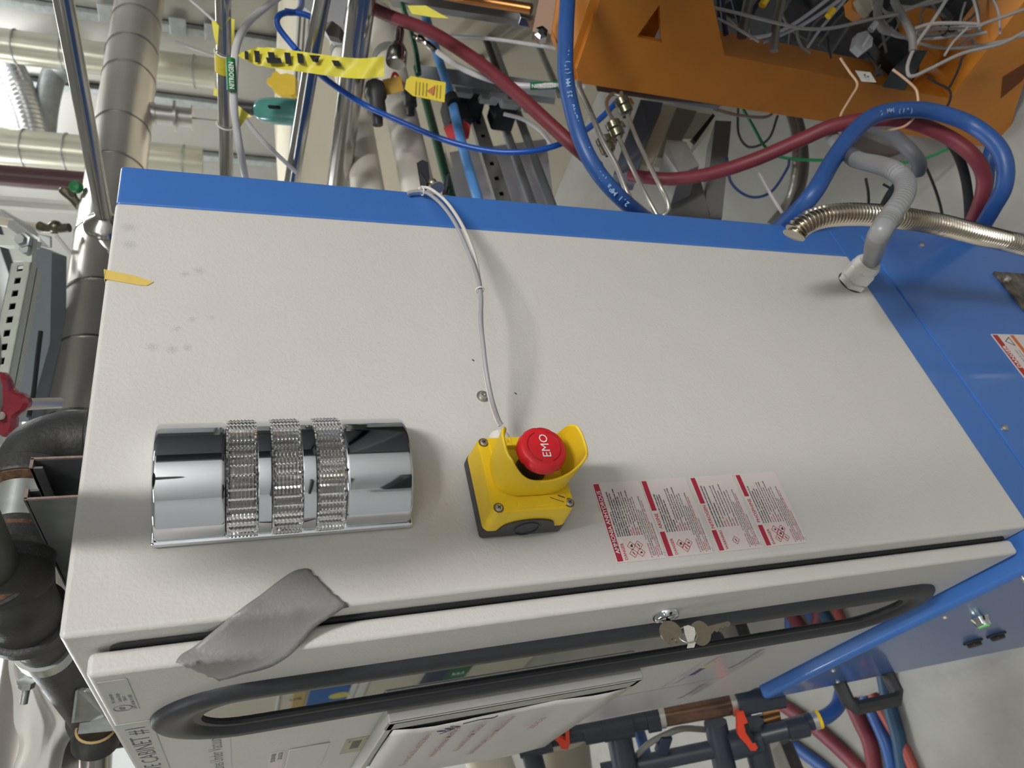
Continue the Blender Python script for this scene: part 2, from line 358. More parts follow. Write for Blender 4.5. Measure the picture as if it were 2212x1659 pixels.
obj('printed_text', text_mb([dtext('Gas Lines Under Vacuum', .275, .9, .0205, 'RIGHT', .0, 1.0)]), mat('soft_grey_print', (100, 100, 102), .5), s3, sm=False)
s4 = sheet('area_label', .408, .55, .832, .850, LABW, 'small white glossy label with black TDS GRAY lettering on the door', 'label')
obj('printed_text', text_mb([dtext('TDS GRAY AREA', .413, .842, .0075, 'RIGHT', .02, .9), dtext('SDS GAS CAB', .413, .834, .0075, 'RIGHT', .02, .9)]), INK, s4, sm=False)
one('raised_panel', MB().box((XD - .0016, .405, .78), (XD, .53, .828), .001), GREY, 'blank raised rectangular cover plate on the grey door', 'cover plate', sm=False)
s5 = sheet('beige_sticker', .41, .497, .728, .760, mat('beige_sticker_vinyl', (178, 174, 146), .5), 'small beige sticker with dark printed square near the document holder', 'sticker')
obj('printed_square', MB().box((XD - .0007, .425, .739), (XD - .0004, .47, .7505)), mat('olive_print', (104, 102, 92), .6), s5, sm=False)
obj('printed_text', text_mb([dtext('VALVE', .415, .753, .005, 'RIGHT', .02), dtext('1 OF 2', .415, .7315, .005, 'RIGHT', .02)]), INKG, s5, sm=False)
# document holder: shallow open-topped frame with a sheet of paper
hold = thing('document_holder', (-.03, .42, .42), 'grey plastic document tray fixed to the door holding a notice', 'document holder')
HG = mat('holder_grey_plastic', (172, 172, 168), .4)
fr = MB(); fr.box((-.024, .272, .42), (-.0212, .616, .728)); fr.box((-.040, .268, .416), (-.0212, .274, .732), .0012); fr.box((-.04, .272, .724), (-.0212, .616, .732), .0012)
fr.box((-.04, .272, .416), (-.0212, .616, .424), .0012); fr.box((-.040, .268, .416), (-.037, .300, .732), .0012); fr.box((-.040, .59, .416), (-.037, .616, .732), .0012)
obj('tray', fr, HG, hold, sm=False)
obj('backing', MB().box((-.0385, .29, .45), (-.0245, .6, .700)), RUBD, hold, sm=False)
rows = []
for i in range(13):
    z = .424 + .298 * i / 12; row = []
    for j in range(11):
        y = .302 + .33 * j / 10 + (.014 * math.sin(math.pi * min(1, max(0, (i - 4) / 8))) * (1 - j / 10)) + .003 * math.sin(i * 1.3) * (1 if j == 0 else .3)
        if j == 10: y += .004 * math.sin(i * .9)
        row.append((-.0405 - .0015 * math.sin(i * .8 + j * .5) - .004 * (j / 10) ** 2, y, z))
    rows.append(row)
pp = obj('notice_paper', MB().grid(rows), PAPER, None)
tag(pp, 'white paper notice with red handwritten-style warning inside the tray', 'notice')
md = pp.modifiers.new('t', 'SOLIDIFY'); md.thickness = .0003
xt = -.0455
def nt(s, y, z, size, m_=.0): return (s, (xt, y, z), (0, -1, 0), (.0, 0, 1), size, 'RIGHT', m_, 1.0)
obj('printed_text', text_mb([nt('Do not use Gas Box until N2 before', .335, .672, .0125, .01), nt('replacing Suppression. Must be on', .322, .638, .0125, .01), nt('Box and Wire. HPM. Contact', .335, .604, .0125, .01),
    nt('Environment safety. Lower Mezzanine door', .318, .570, .0125, .01), nt('2025-05-30', .365, .513, .0135, .01)]), mat('faded_red_print', (176, 86, 90), .6), pp, sm=False)
sg = MB()
sg.tube([(xt, .335, .655), (xt, .325, .668), (xt, .33, .645), (xt, .318, .66), (xt, .322, .64), (xt, .31, .655)], .0004, 6, 4)
sg.tube([(xt, .345, .66), (xt, .33, .648), (xt, .315, .652)], .0004, 6, 4)
sg.tube([(xt, .309, .64), (xt, .303, .62), (xt, .306, .604), (xt, .299, .6)], .0006, 6, 4)
obj('ink_scribble', sg, INK, pp)
for nm, y0, y1, z0, z1, lb in (('gas_data_sheet', .283, .45, .176, .292, 'white printed sheet taped low on the door nearest the lock'), ('gas_data_sheet', .455, .615, .172, .40, 'large white printed sheet low on the door beyond the first')):
    q = sheet(nm, y0, y1, z0, z1, mat('glossy_sheet', (206, 204, 206), .22), lb, 'printed sheet', 'sheets taped low on the door', r=.001)
    yy = (y0 + y1) / 2
    obj('printed_text', text_mb([dtext('Phosphine 100%', y0 + .02, z0 + .02, .015, 'RIGHT', .02, .9), dtext('Safety data', y0 + .02, z1 - .02, .009, 'RIGHT', 0), dtext('Toxic gas', y1 - .05, z1 - .018, .008, 'RIGHT', 0), dtext('Handle with care', y0 + .04, z0 + .008, .008, 'RIGHT', 0)]), INKG, q, sm=False)
    obj('colour_mark', MB().box((XD - .0007, y0 + .075, z1 - .028), (XD - .0004, y0 + .11, z1 - .018)), mat('violet_print', (96, 50, 110), .5), q, sm=False)
    obj('yellow_mark', MB().box((XD - .0007, y0 + .05, z1 - .03), (XD - .0004, y0 + .075, z1 - .02)), mat('pale_yellow_print', (212, 200, 140), .5), q, sm=False)
# ---------------------------------------------------------------- hazard labels on the side face
HZ = [('AMMONIA ANHYDROUS', 'DANGER', .5562, ['(CAS 7664-41-7, EINECS 231-635-3)', 'FLAMMABLE GAS UNDER PRESSURE. MAY EXPLODE IF HEATED', 'TOXIC IF INHALED. CAUSES BURNS. CAUSES SKIN AND EYE', 'DAMAGE. HARMFUL IF ABSORBED THROUGH SKIN', 'EXTREMELY DESTRUCTIVE TO MUCOUS MEMBRANES AND UPPER', 'RESPIRATORY TRACT. VERY TOXIC TO AQUATIC LIFE'], 4, 'topmost of the four, its red bar full width'),
      ('ARSINE', 'DANGER', .5017, ['EXTREMELY FLAMMABLE GAS. MAY CAUSE FLASH FIRE', 'VERY TOXIC IF INHALED. CONTACT WITH RAPIDLY', 'EXPANDING GAS MAY CAUSE BURNS OR FROSTBITE', 'MAY DAMAGE BLOOD, KIDNEYS, LIVER. MAY', 'CAUSE CANCER'], 3, 'second from the top of the four'),
      ('NITROGEN', 'WARNING', .4430, ['CONTAINS GAS UNDER PRESSURE; MAY EXPLODE IF HEATED', 'MAY DISPLACE OXYGEN AND CAUSE RAPID SUFFOCATION', 'CONTACT MAY CAUSE FROSTBITE'], 1, 'third from the top of the four, one small diamond'),
      ('PHOSPHINE', 'DANGER', .3858, ['FLAMMABLE GAS. MAY IGNITE SPONTANEOUSLY IN AIR', 'FATAL IF INHALED. CAUSES SEVERE SKIN BURNS', 'AND EYE DAMAGE. VERY TOXIC TO AQUATIC LIFE', 'CONTAINS GAS UNDER PRESSURE; MAY EXPLODE'], 5, 'lowest of the four, five diamonds')]
BODY = ['ACUTE: Do not breathe gas. Use only outdoors or in a well', 'CHRONIC: ventilated area. Wear protective gloves, clothing', 'Keep away from heat, sparks, open flames. Do not smoke', 'FIRST AID: Remove person to fresh air, keep comfortable', 'for breathing. Wash with plenty of water for 15 minutes']
LOW = [('IF CONTACTED:', 'For frostbite, flush with lukewarm water. If on skin, wash'), ('', 'gently with soap and water. Get medical attention promptly'), ('', 'remove contact lenses if present and easy to do; continue'), ('IF INHALED:', 'Remove to fresh air. Artificial respiration if not breathing'), ('', 'IN CASE OF ACCIDENT OR IF YOU FEEL UNWELL, SEEK MEDICAL'), ('', 'Refer to MSDS for additional information.')]
for nm, sig, zt, lines, nd, lb in HZ:
    x0, x1, h_ = .0098, .0938, .0540; zb = zt - h_
    b = MB(); b.prism([(x, -.0003, z) for x, z in rrect((x0 + x1) / 2, (zt + zb) / 2, (x1 - x0) / 2, h_ / 2, .0022, 4)], (0, -.0004, 0))
    L_ = tag(obj('hazard_label', b, LABW, None, sm=False), 'white chemical hazard label headed %s, %s' % (nm, lb), 'hazard label', 'stack of hazard labels under the stop button')
    def ft(s, x, z, size, al='LEFT', bold=0, sq=1): return (s, (x0 + x, -.0011, zb + z), (1, 0, 0), (0, 0, 1), size, al, bold, sq)
    bar = MB(); full = nm.startswith('AMM')
    tw = .0031 * len(nm) * 1.12 / 2; tcx = .0125 + .0255 if nm != 'PHOSPHINE' else .0405
    if full: bar.box((x0 + .0015, -.0009, zt - .0072), (x1 - .0015, -.0007, zt - .0012))
    else:
        obj('header_bar', MB().box((x0 + .0015, -.0009, zt - .0068), (x0 + tcx - tw - .001, -.0007, zt - .0014)), CRIM, L_, sm=False); bar.box((x0 + tcx + tw + .001, -.0009, zt - .0068), (x1 - .0015, -.0007, zt - .0014))
    obj('header_bar', bar, CRIM, L_, sm=False)
    obj('header_text', text_mb([ft(nm, .042 if full else tcx, h_ - .0062, .0058 if full else .0056, 'CENTER', .02, 1.02 if full else .92)]), WHTPRINT if full else REDP, L_, sm=False)
    red = [ft(sig, .002, h_ - .0125, .0044, 'LEFT', .03, .95)]; blk = []; z = h_ - .0105
    for i, s in enumerate(lines + BODY):
        key_, _, rest = s.partition(':')
        if rest and key_ in ('ACUTE', 'CHRONIC', 'FIRST AID'):
            red.append(ft(key_ + ':', .0255, z, .0020, 'LEFT', .05, .95)); blk.append(ft(rest, .0255 + .0013 * len(key_) + .002, z, .0020, 'LEFT', .05, .9))
        else: blk.append(ft(s, .0255, z, .0020, 'LEFT', .08 if s.isupper() else .05, .86))
        z -= (.0285 / len(lines + BODY))
    z = .0150
    for a_, s in LOW:
        if a_: red.append(ft(a_, .002, z, .0021, 'LEFT', .03, .95))
        (red if s.startswith('IN CASE') else blk).append(ft(s, .020 if a_ else .0035, z, .0021, 'LEFT', .02, .95)); z -= .0023
    blk.append(ft('rev. A', .002, .0012, .0016))
    obj('red_text', text_mb(red), REDP, L_, sm=False); obj('small_print', text_mb(blk), INK, L_, sm=False)
    P4 = {4: [(.008, .0335), (.0155, .0335), (.008, .0255), (.0155, .0255)], 3: [(.008, .030), (.0128, .0345), (.0128, .0255)], 1: [(.0105, .029)], 5: [(.008, .034), (.0128, .0295), (.0176, .034), (.008, .025), (.0176, .025)]}[nd]
    dm = MB(); sy = MB(); r_ = .0046
    for k, (px, pz) in enumerate(P4):
        cx_, cz_ = x0 + px, zb + pz
        o_ = [(cx_ + r_ * a, -.0009, cz_ + r_ * c) for a, c in ((1, 0), (0, 1), (-1, 0), (0, -1))]; i_ = [(cx_ + r_ * .84 * a, -.0009, cz_ + r_ * .84 * c) for a, c in ((1, 0), (0, 1), (-1, 0), (0, -1))]
        dm.frame(o_, i_, (0, -.0001, 0))
        if k % 3 == 0: sy.obox((cx_, -.001, cz_), (1, 0, .5), (0, 1, 0), (-.5, 0, 1), .0018, .0001, .0004)
        elif k % 3 == 1: sy.prism([(cx_ + a * .0014, -.001, cz_ + c * .0014) for a, c in ((-1, -1), (1, -1), (1.1, .2), (.2, .1), (.3, 1.2), (-.9, .4))], (0, -.0001, 0))
        else: sy.prism([(cx_ + a * .0013, -.001, cz_ + c * .0013) for a, c in ((-.8, -1), (.8, -1), (.5, 0), (1, .8), (0, .4), (-1, 1), (-.5, 0))], (0, -.0001, 0))
    obj('diamond_outline', dm, REDP, L_, sm=False); obj('pictogram', sy, INK, L_, sm=False)
# danger label and steel plate on the blue panel
b = MB(); b.prism([(x, .0035, z) for x, z in rrect(.233, -.2385, .0735, .0465, .002, 3)], (0, -.0004, 0))
dl = one('danger_label', b, LABW, 'white and red DANGER label with warning triangle on the blue side panel', 'safety label', sm=False)
obj('header_bar', MB().box((.162, .0028, -.2055), (.3045, .0031, -.1945)), DRED, dl, sm=False)
obj('header_text', text_mb([('DANGER', (.262, .0026, -.2043), (1, 0, 0), (0, 0, 1), .0112, 'CENTER', .02, .95)]), WHTPRINT, dl, sm=False)
tri = lambda cx_, cz_, r: [(cx_ + r * math.cos(a), .0029, cz_ + r * math.sin(a)) for a in (math.pi / 2, math.pi * 7 / 6, math.pi * 11 / 6)]
obj('warning_triangle', MB().frame(tri(.292, -.222, .0105), tri(.292, -.222, .0082), (0, -.0002, 0)), INK, dl, sm=False)
obj('header_triangle', MB().prism(tri(.215, -.2005, .0055), (0, -.0003, 0)), WHTPRINT, dl, sm=False)
obj('printed_text', text_mb([('HAZARDOUS GAS', (.275, .0028, -.221), (1, 0, 0), (0, 0, 1), .005, 'RIGHT', 0, 1), ('inside cabinet', (.275, .0028, -.228), (1, 0, 0), (0, 0, 1), .005, 'RIGHT', 0, 1)]), INK, dl, sm=False)
obj('orange_block', MB().box((.18, .0028, -.2415), (.3045, .0031, -.2335)), ORP, dl, sm=False)
pl = one('latch_plate', MB().box((.354, -.0015, -.42), (.4435, .0035, -.311), .001), mat('stained_steel', (150, 142, 130), .45, .6, mrgb=(70, 66, 60), mscale=40), 'stained bare steel plate on the blue side panel', 'plate')
for x, z in ((.425, -.325), (.37, -.325)): obj('bolt', MB().lathe([(.0001, .006), (.005, .005), (.006, .001), (.006, 0)], (x, -.0015, z), -Y, 12), STEELM, pl)
# ================================================================ chrome stack light on the side
TL = thing('signal_light', (.114, 0, .742), 'chrome half-round signal light with three clear ribbed lens bands', 'signal light')
xc = .1145
def arc(hw, hh, y0=0, n=36): return [(xc + hw * math.cos(a), -y0 - hh * math.sin(a)) for a in [math.pi * j / n for j in range(n + 1)]]
def halfcyl(mb, z0, z1, hw, hh, y0=0, bev=.0):
    st = [(z0, 1 - bev / hw), (z0 + bev * .3, 1 - bev * .3 / hw), (z0 + bev, 1), (z1 - bev, 1), (z1 - bev * .3, 1 - bev * .3 / hw), (z1, 1 - bev / hw)] if bev else [(z0, 1), (z1, 1)]
    rows = [[mb.b.verts.new((x, y, z)) for x, y in arc(hw * s, hh * s, y0)] for z, s in st]
    for a, b_ in zip(rows, rows[1:]):
        for j in range(len(a) - 1): mb.b.faces.new((a[j], a[j + 1], b_[j + 1], b_[j]))
    mb.b.faces.new(rows[0]); mb.b.faces.new(rows[-1][::-1])
    for r_ in (rows,): mb.b.faces.new([r[0] for r in r_] + [r[-1] for r in r_][::-1])
    return mb
obj('base', MB().box((xc - .0535, -.007, .7405), (xc + .0535, -.0004, .9455), .003), CHROME, TL)
rings_ = [(.8675, .8905), (.8333, .8567), (.7995, .8222)]
zs = [.7425] + [z for r in rings_[::-1] for z in r] + [.9435]
for a, c in zip(zs[::2], zs[1::2]):
    bb = MB(); halfcyl(bb, a + .0003, c - .0003, .0505, .0455, .006, .0035 if a < .75 or c > .94 else .0008)
    obj('chrome_cover', bb, CHROME, TL)
LENS = mat('clear_ribbed_lens', (236, 236, 236), .06, trans=.92, ior=1.49)
BACKL = mat('lens_reflector', (150, 148, 146), .18, .95)
for z0, z1 in rings_:
    ln = MB(); n = 84; cols = 7; rows = []; zz = []
    for c in range(cols):
        a0 = z0 + .0016 + (z1 - z0 - .0032) * c / cols; a1 = z0 + .0016 + (z1 - z0 - .0032) * (c + 1) / cols
        zz += [(a0, 0), ((a0 + a1) / 2, .0009)]
    zz = [(z0, .0004), (z0 + .0012, .0012)] + zz + [(z1 - .0016, 0), (z1 - .0012, .0012), (z1, .0004)]
    for z, dz in zz:
        row = []
        for j in range(n + 1):
            a = math.pi * j / n; k = (.0011 if j % 4 in (1, 2) else 0) if 0 < dz < .0012 or dz == 0 else 0
            row.append((xc + (.0505 + dz + k) * math.cos(a), -.006 - (.0455 + dz + k) * math.sin(a), z))
        rows.append(row)
    ln.grid(rows)
    l_ = obj('lens', ln, LENS, TL, ang=15)
    bk = MB(); halfcyl(bk, z0 + .0005, z1 - .0005, .0465, .0415, .005)
    obj('reflector', bk, BACKL, TL)
# ================================================================ emergency stop box
EX0, EX1, EZ0, EZ1 = .045, .1235, .604, .6835
em = thing('emergency_stop_box', (.084, 0, .604), 'yellow emergency stop box with red EMO mushroom button', 'emergency stop')
obj('base', MB().box((EX0, -.019, EZ0), (EX1, -.0003, EZ1), .004, 3), BLKP, em)
pts = rrect((EX0 + EX1) / 2, (EZ0 + EZ1) / 2, (EX1 - EX0) / 2, (EZ1 - EZ0) / 2, .006, 5)
cv = MB(); rows = []
for y, d in ((-.017, .0), (-.045, .0012), (-.0475, .0022), (-.048, .0045)):
    q = rrect((EX0 + EX1) / 2, (EZ0 + EZ1) / 2, (EX1 - EX0) / 2 - d, (EZ1 - EZ0) / 2 - d, .006, 5); rows.append([(x, y, z) for x, z in q + q[:1]])
cv.grid(rows); cv.poly([p for p in rows[-1][:-1]])
obj('cover', cv, YEL, em)
kb = MB()  # dark knockout tongue on the underside (facing -X)
kb.prism([(EX0 - .0012, -.017, EZ0 + .012)] + [(EX0 - .0012, -.018 - .016 * math.sin(a) ** .7, .6437 - .026 * math.cos(a)) for a in [math.pi * j / 16 for j in range(1, 16)]] + [(EX0 - .0012, -.017, EZ1 - .012)], (.003, 0, 0))
obj('knockout_tab', kb, BLKP, em)
obj('knockout_ring', MB().lathe([(.0118, 0), (.0118, .0012), (.0108, .0012), (.0108, .0003), (.0001, .0003)], (EX0 - .001, -.019, .6437), -X, 28), RUB, em)
obj('raised_plate', MB().box((.067, -.0492, .649), (.114, -.047, .672), .001), YEL, em)
obj('name_plate', MB().box((.0495, -.0492, .612), (.0605, -.047, .659), .001), YEL, em)
obj('maker_plate', MB().box((.1135, -.0486, .650), (.1205, -.047, .6725), .0004), YEL, em)
for x, z in ((.1165, .6765), (.0515, .6765), (.0515, .6105), (.1165, .6105)):
    s_ = obj('screw', MB().lathe([(.0001, .0020), (.0025, .0019), (.0034, .001), (.0036, 0)], (x, -.048, z), -Y, 16), STEELM, em)
    obj('cross_slot', MB().obox((x, -.0500, z), (1, 0, .6), (0, 1, 0), (-.6, 0, 1), .0019, .0003, .0004).obox((x, -.0500, z), (1, 0, .6), (0, 1, 0), (-.6, 0, 1), .0004, .0003, .0019), INK, s_, sm=False)
    obj('recess_shade_ring', MB().lathe([(.0046, .0006), (.0046, 0), (.0038, 0), (.0038, .0006)], (x, -.0478, z), -Y, 16), mat('shadow_ring', (120, 96, 30), .6), s_)  # shade round the screw, painted as a dull yellow ring
obj('scuff_mark', MB().tube([(.0575, -.0494, .628), (.0545, -.0494, .622), (.052, -.0494, .616)], .0003, 5).tube([(.0588, -.0494, .62), (.0560, -.0494, .614)], .0005, 5).tube([(.083, -.0495, .668), (.080, -.0495, .6695), (.0775, -.0495, .667)], .0004, 5).tube([(.084, -.0495, .6665), (.0815, -.0495, .6665)], .0004, 5), INK, em)
obj('embossed_text', text_mb([('ACO', (.1145, -.0488, .6515), (0, 0, 1), (1, 0, 0), .0062, 'LEFT', .0, .9)]), mat('yellow_emboss', (196, 158, 34), .5), em, sm=False)
# shroud
cxb, czb, cyb = .0835, .6415, -.0935
sh = MB(); n = 96; rows = [[] for _ in range(6)]
for j in range(n + 1):
    a = 2 * math.pi * j / n; cx_, cz_ = math.cos(a), math.sin(a)   # a=0 towards +X
    rx = .0235 if cx_ < 0 else .0275
    ro = ((abs(cx_) / rx) ** 3 + (abs(cz_) / .0355) ** 3) ** (-1 / 3)
    zz = min(1, abs(ro * cz_) / .033)
    top = .0735 + .024 * zz ** 2.2
    if cx_ > .78: top = .052
    elif cx_ > .60: top = .052 + (top - .052) * (1 - (cx_ - .60) / .18) ** .7
    fl = .002 * zz
    for i, (rr, yy) in enumerate(((ro - .001, -.047), (ro, -.051), (ro + fl, -top + .001), (ro + fl - .0012, -top), (ro + fl - .0027, -top + .001), (ro - .004, -.0485))):
        rows[i].append((cxb + rr * cx_, yy, czb + rr * cz_))
sh.grid(rows); obj('shroud', sh, YEL, em, ang=50)
obj('button_stem', MB().lathe([(.014, 0), (.013, .028), (.010, .034)], (cxb, -.048, czb), -Y, 24), BLKP, em)
bt = MB(); n = 72; rows = []
for r_, yy, kn in ((.0175, -.0795, 0), (.0205, -.0805, 1), (.0218, -.083, 1), (.0216, -.087, 1), (.0204, -.0902, .5), (.0185, -.0916, 0), (.0165, -.0918, 0), (.0160, -.0921, 0), (.008, -.0926, 0), (.0001, -.0927, 0)):
    rows.append([(cxb + (r_ - (.0009 * kn if (j // 2) % 4 == 0 and (j % 18) < 12 else 0)) * math.cos(2 * math.pi * j / n), yy, czb + (r_ - (.0009 * kn if (j // 2) % 4 == 0 and (j % 18) < 12 else 0)) * math.sin(2 * math.pi * j / n)) for j in range(n + 1)])
bt.grid(rows); bt.poly([p for p in rows[0][:-1]])
btn = obj('button', bt, RED, em, ang=50)
ag = MB()
for a0 in (20, 200):
    ag.tube([(cxb + .0148 * math.cos(math.radians(a)), -.0923, czb + .0148 * math.sin(math.radians(a))) for a in range(a0, a0 + 141, 10)], .0005, 6, 2)
obj('arrow_ring', ag, mat('dark_red_groove', (160, 24, 34), .5), btn)
obj('lettering', text_mb([('EMO', (cxb, -.0934, czb - .004), (.9993, 0, -.04), (.04, 0, .9993), .0108, 'CENTER', 0, 1.02)]), WHTPRINT, btn, sm=False)
gl = obj('cable_gland', MB().lathe([(.0112, 0), (.0112, .004), (.0098, .0045), (.0098, .0115), (.0085, .0145), (.0045, .0155)], (EX1 - .001, -.0285, .6525), X, 6, up=(0, -1, .3)), WHT, em, ang=20)
obj('gland_collar', MB().lathe([(.0102, .0), (.0106, .006), (.0098, .0115), (.0082, .0148)], (EX1 - .001, -.0285, .6525), X, 28), WHT, em)
# cables from the stop box up to the clip on the blue column
def hy(l): return [hit(u, v, 'Y', y) for u, v, y in l]
cA = hy([(1083, 918, -.030), (1076, 905, -.033), (1062, 862, -.046), (1050, 800, -.058), (1043, 740, -.066), (1038, 690, -.069), (1039, 640, -.068), (1029, 590, -.062), (1008, 535, -.052), (982, 480, -.038), (952, 440, -.022), (920, 416, -.0075), (893, 414, -.005), (880, 418, -.003)])
cB = hy([(1080, 920, -.028), (1070, 900, -.030), (1056, 850, -.043), (1046, 780, -.056), (1040, 700, -.065), (1039, 640, -.066), (1036, 610, -.062), (1024, 548, -.052), (998, 486, -.038), (966, 438, -.022), (936, 412, -.010), (918, 405, -.004), (905, 408, .002)])
one('signal_cable', MB().tube(cA, .0023, 12, 8), CABG, 'grey printed cable running from the stop box up to the blue column', 'cable')
one('signal_cable', MB().tube(cB, .0021, 12, 8), CABW, 'thin white cable twisted alongside the grey one above the stop box', 'cable')
def ring(c, ax, r, th, m_, label, cat, name='cable_tie', group=None):
    ax = V(ax).normalized(); a1 = ax.orthogonal().normalized(); a2 = ax.cross(a1)
    b = MB(); b.tube([V(c) + a1 * r * math.cos(t) + a2 * r * math.sin(t) for t in [2 * math.pi * j / 12 for j in range(13)]], th, 6, 2)
    return one(name, b, m_, label, cat, group)
ring(hit(1037, 626, 'Y', -.067), X, .0042, .0008, WHT, 'white cable tie halfway along the stop box cables', 'cable tie')
ring(hit(912, 412, 'Y', -.0062), (.2, 0, -1), .0055, .0009, WHT, 'white cable tie holding the cables at the wing screw', 'cable tie')
pv = hit(936, 402, 'Y', .004)
ws = thing('wing_screw', pv, 'nickel wing screw on the top edge of the blue column', 'screw')
obj('screw_head', MB().sphere(pv + V((.006, 0, 0)), .0062, 14), NICK, ws)
obj('wing', MB().obox(pv + V((.013, .004, .010)), (1, 0, .25), (0, 1, 0), (0, 0, 1), .011, .006, .0012, .0008), RUBD, ws)
obj('wing', MB().obox(pv + V((.011, .004, -.022)), (1, 0, -.2), (0, 1, 0), (0, 0, 1), .011, .006, .0016, .0008), RUBD, ws)
obj('washer', MB().lathe([(.009, 0), (.009, .002)], pv + V((-.0005, .002, -.006)), X, 18), STEELM, ws)
bo = thing('bolt', (.2008, 0, .647), 'small round-head bolt with washer above the stop box', 'bolt')
obj('washer', MB().lathe([(.0068, 0), (.0068, .001), (.003, .0012)], (.2008, -.0002, .647), -Y, 24), STEELM, bo)
obj('bolt_head', MB().lathe([(.0045, 0), (.0043, .0025), (.0032, .0038), (.0015, .0039), (.0014, .002), (.0001, .002)], (.2008, -.0012, .647), -Y, 20), STEELM, bo)
# yellow masking tape on the top rear edge
tp = [hit(224, 582, 'Y', -.0005), hit(226, 603, 'Y', -.0005), hit(300, 616, 'Y', -.0005), hit(318, 617, 'Y', -.0005), hit(332, 609, 'Y', -.0005), hit(292, 596, 'Y', -.0005)]
b = MB(); b.prism(tp, (0, -.0003, 0)); b.box((tp[1].x, -.0008, 1.0), (tp[0].x, .02, 1.0006))
one('masking_tape', b, MASK, 'yellow masking tape stuck over the top edge of the grey enclosure', 'tape', sm=False)
for (u, v), l_ in (((1022, 778), 'tiny black fleck on the side panel left of the stop box cable'), ((1114, 850), 'tiny black fleck on the side panel right of the stop box cable')):
    q = hit(u, v, 'Y', -.0003); one('paint_fleck', MB().obox(q, (1, 0, .8), (0, 1, 0), (-.8, 0, 1), .0014, .0003, .0005), INK, l_, 'fleck', sm=False)
# grey duct tape bridging side and door
def sdepth(u, v):
    c = []
    p = hit(u, v, 'Y', 0)
    if p.x >= 0: c.append(p)
    p = hit(u, v, 'X', 0)
    if 0 <= p.y <= .03: c.append(p)
    p = hit(u, v, 'Y', .0265)
    if -.021 <= p.x <= 0: c.append(p)
    p = hit(u, v, 'X', -.021)
    if p.y >= .0265: c.append(p)
    return min([(q - CAM).dot(R[2]) for q in c]) if c else .6
up_ = [(664, 1227), (634, 1234), (600, 1256), (560, 1287), (530, 1308), (495, 1335), (455, 1368), (415, 1400), (392, 1414), (379, 1430)]
lo_ = [(747, 1309), (718, 1330), (682, 1354), (655, 1384), (628, 1414), (590, 1438), (560, 1448), (525, 1456), (500, 1464), (474, 1469)]
uu, ll = catmull([(a, c, 0) for a, c in up_], 4), catmull([(a, c, 0) for a, c in lo_], 4)
G = []
for i, (a, c) in enumerate(zip(uu, ll)):
    row = []
    for j in range(13):
        t = j / 12; q = a.lerp(c, t)
        jit = V((0, 0, 0))
        if i == 0: jit = V((2.2 * math.sin(j * 2.3) + (5 if j > 9 else 0), 2 * math.cos(j * 3.1), 0))
        if i == len(uu) - 1: jit = V((-1.2 * math.sin(j * 2.9), 1.5 * math.cos(j * 2.1), 0))
        q = q + jit; row.append([q.x, q.y, sdepth(q.x, q.y) - .0015])
    G.append(row)
S0 = [[p[2] for p in r] for r in G]
for _ in range(30):
    H = [[p[2] for p in r] for r in G]
    for i in range(1, len(G) - 1):
        for j in range(13):
            a = (H[i - 1][j] + H[i + 1][j] + (H[i][j - 1] if j else H[i][j]) + (H[i][j + 1] if j < 12 else H[i][j])) / 4
            G[i][j][2] = min(a, S0[i][j])
b = MB(); b.grid([[U(*p) for p in r] for r in G])
dt = one('duct_tape', b, DUCT, 'torn strip of grey duct tape bridging the door gap of the enclosure', 'tape', ang=80)
md = dt.modifiers.new('s', 'SOLIDIFY'); md.thickness = .0006
# ================================================================ conduit gland and conduits at lower rear
g0 = V((.398, 0, .031)); ga = V((.10, -1, -.0)).normalized()
cg = thing('conduit_gland', g0, 'large white plastic hex gland near the lower rear corner', 'gland')
obj('seal_ring', MB().lathe([(.0205, 0), (.0205, .0015)], g0, -Y, 28), RUB, cg)
obj('hex_flange', MB().lathe([(.0215, .0015), (.0215, .008), (.0195, .009)], g0, -Y, 6, up=(.3, 0, 1)), WHT, cg, ang=20)
obj('neck', MB().lathe([(.0165, .008), (.0165, .012)], g0, -Y, 24), WHT, cg)
obj('hex_nut', MB().lathe([(.0195, .0115), (.0215, .013), (.0215, .0285), (.0195, .031)], g0, -Y, 6, up=(1, 0, .3)), WHT, cg, ang=20)
obj('cap', MB().lathe([(.0185, .029), (.0195, .032), (.0190, .038), (.0165, .0425), (.0125, .043)], g0, -Y, 28), WHT, cg)
class Rib:
    def __init__(s, r, a, p, step): s.r, s.a, s.p, s.step = r, a, p, step
    def __call__(s, L): return s.r + s.a * math.sin(2 * math.pi * L / s.p)
gp = [g0 + V((0, -.034, 0)), g0 + V((.001, -.046, -.001)), U(1895, 515, .815), U(1922, 468, .815), U(1946, 435, .83), U(1956, 410, .85), U(1952, 388, .875), U(1930, 368, .90), U(1893, 355, .98), U(1850, 344, 1.08), U(1820, 320, 1.2), U(1795, 295, 1.3)]
one('liquidtight_conduit', MB().tube(gp, Rib(.0118, .00035, .006, .0015), 18, 8), GCON, 'grey ribbed flexible conduit leaving the white hex gland', 'conduit')
one('conduit_sleeve', MB().tube([U(1829, 328, 1.16), U(1842, 340, 1.10), U(1852, 345, 1.075)], .0128, 18, 4), mat('dark_grey_sleeve', (96, 96, 98), .5), 'dark sleeve where the grey conduit joins its thicker run', 'sleeve')
fp = [U(1714, 510, .86), U(1722, 497, .86), U(1748, 478, .86), U(1790, 466, .865), U(1860, 463, .88), U(1940, 470, .90), U(2030, 485, .93), U(2120, 508, .96), U(2230, 536, 1.0), U(2420, 600, 1.08), U(2620, 680, 1.2)]
fx = MB(); fx.tube(fp, Rib(.0120, .0022, .0049, .00082), 14, 10)
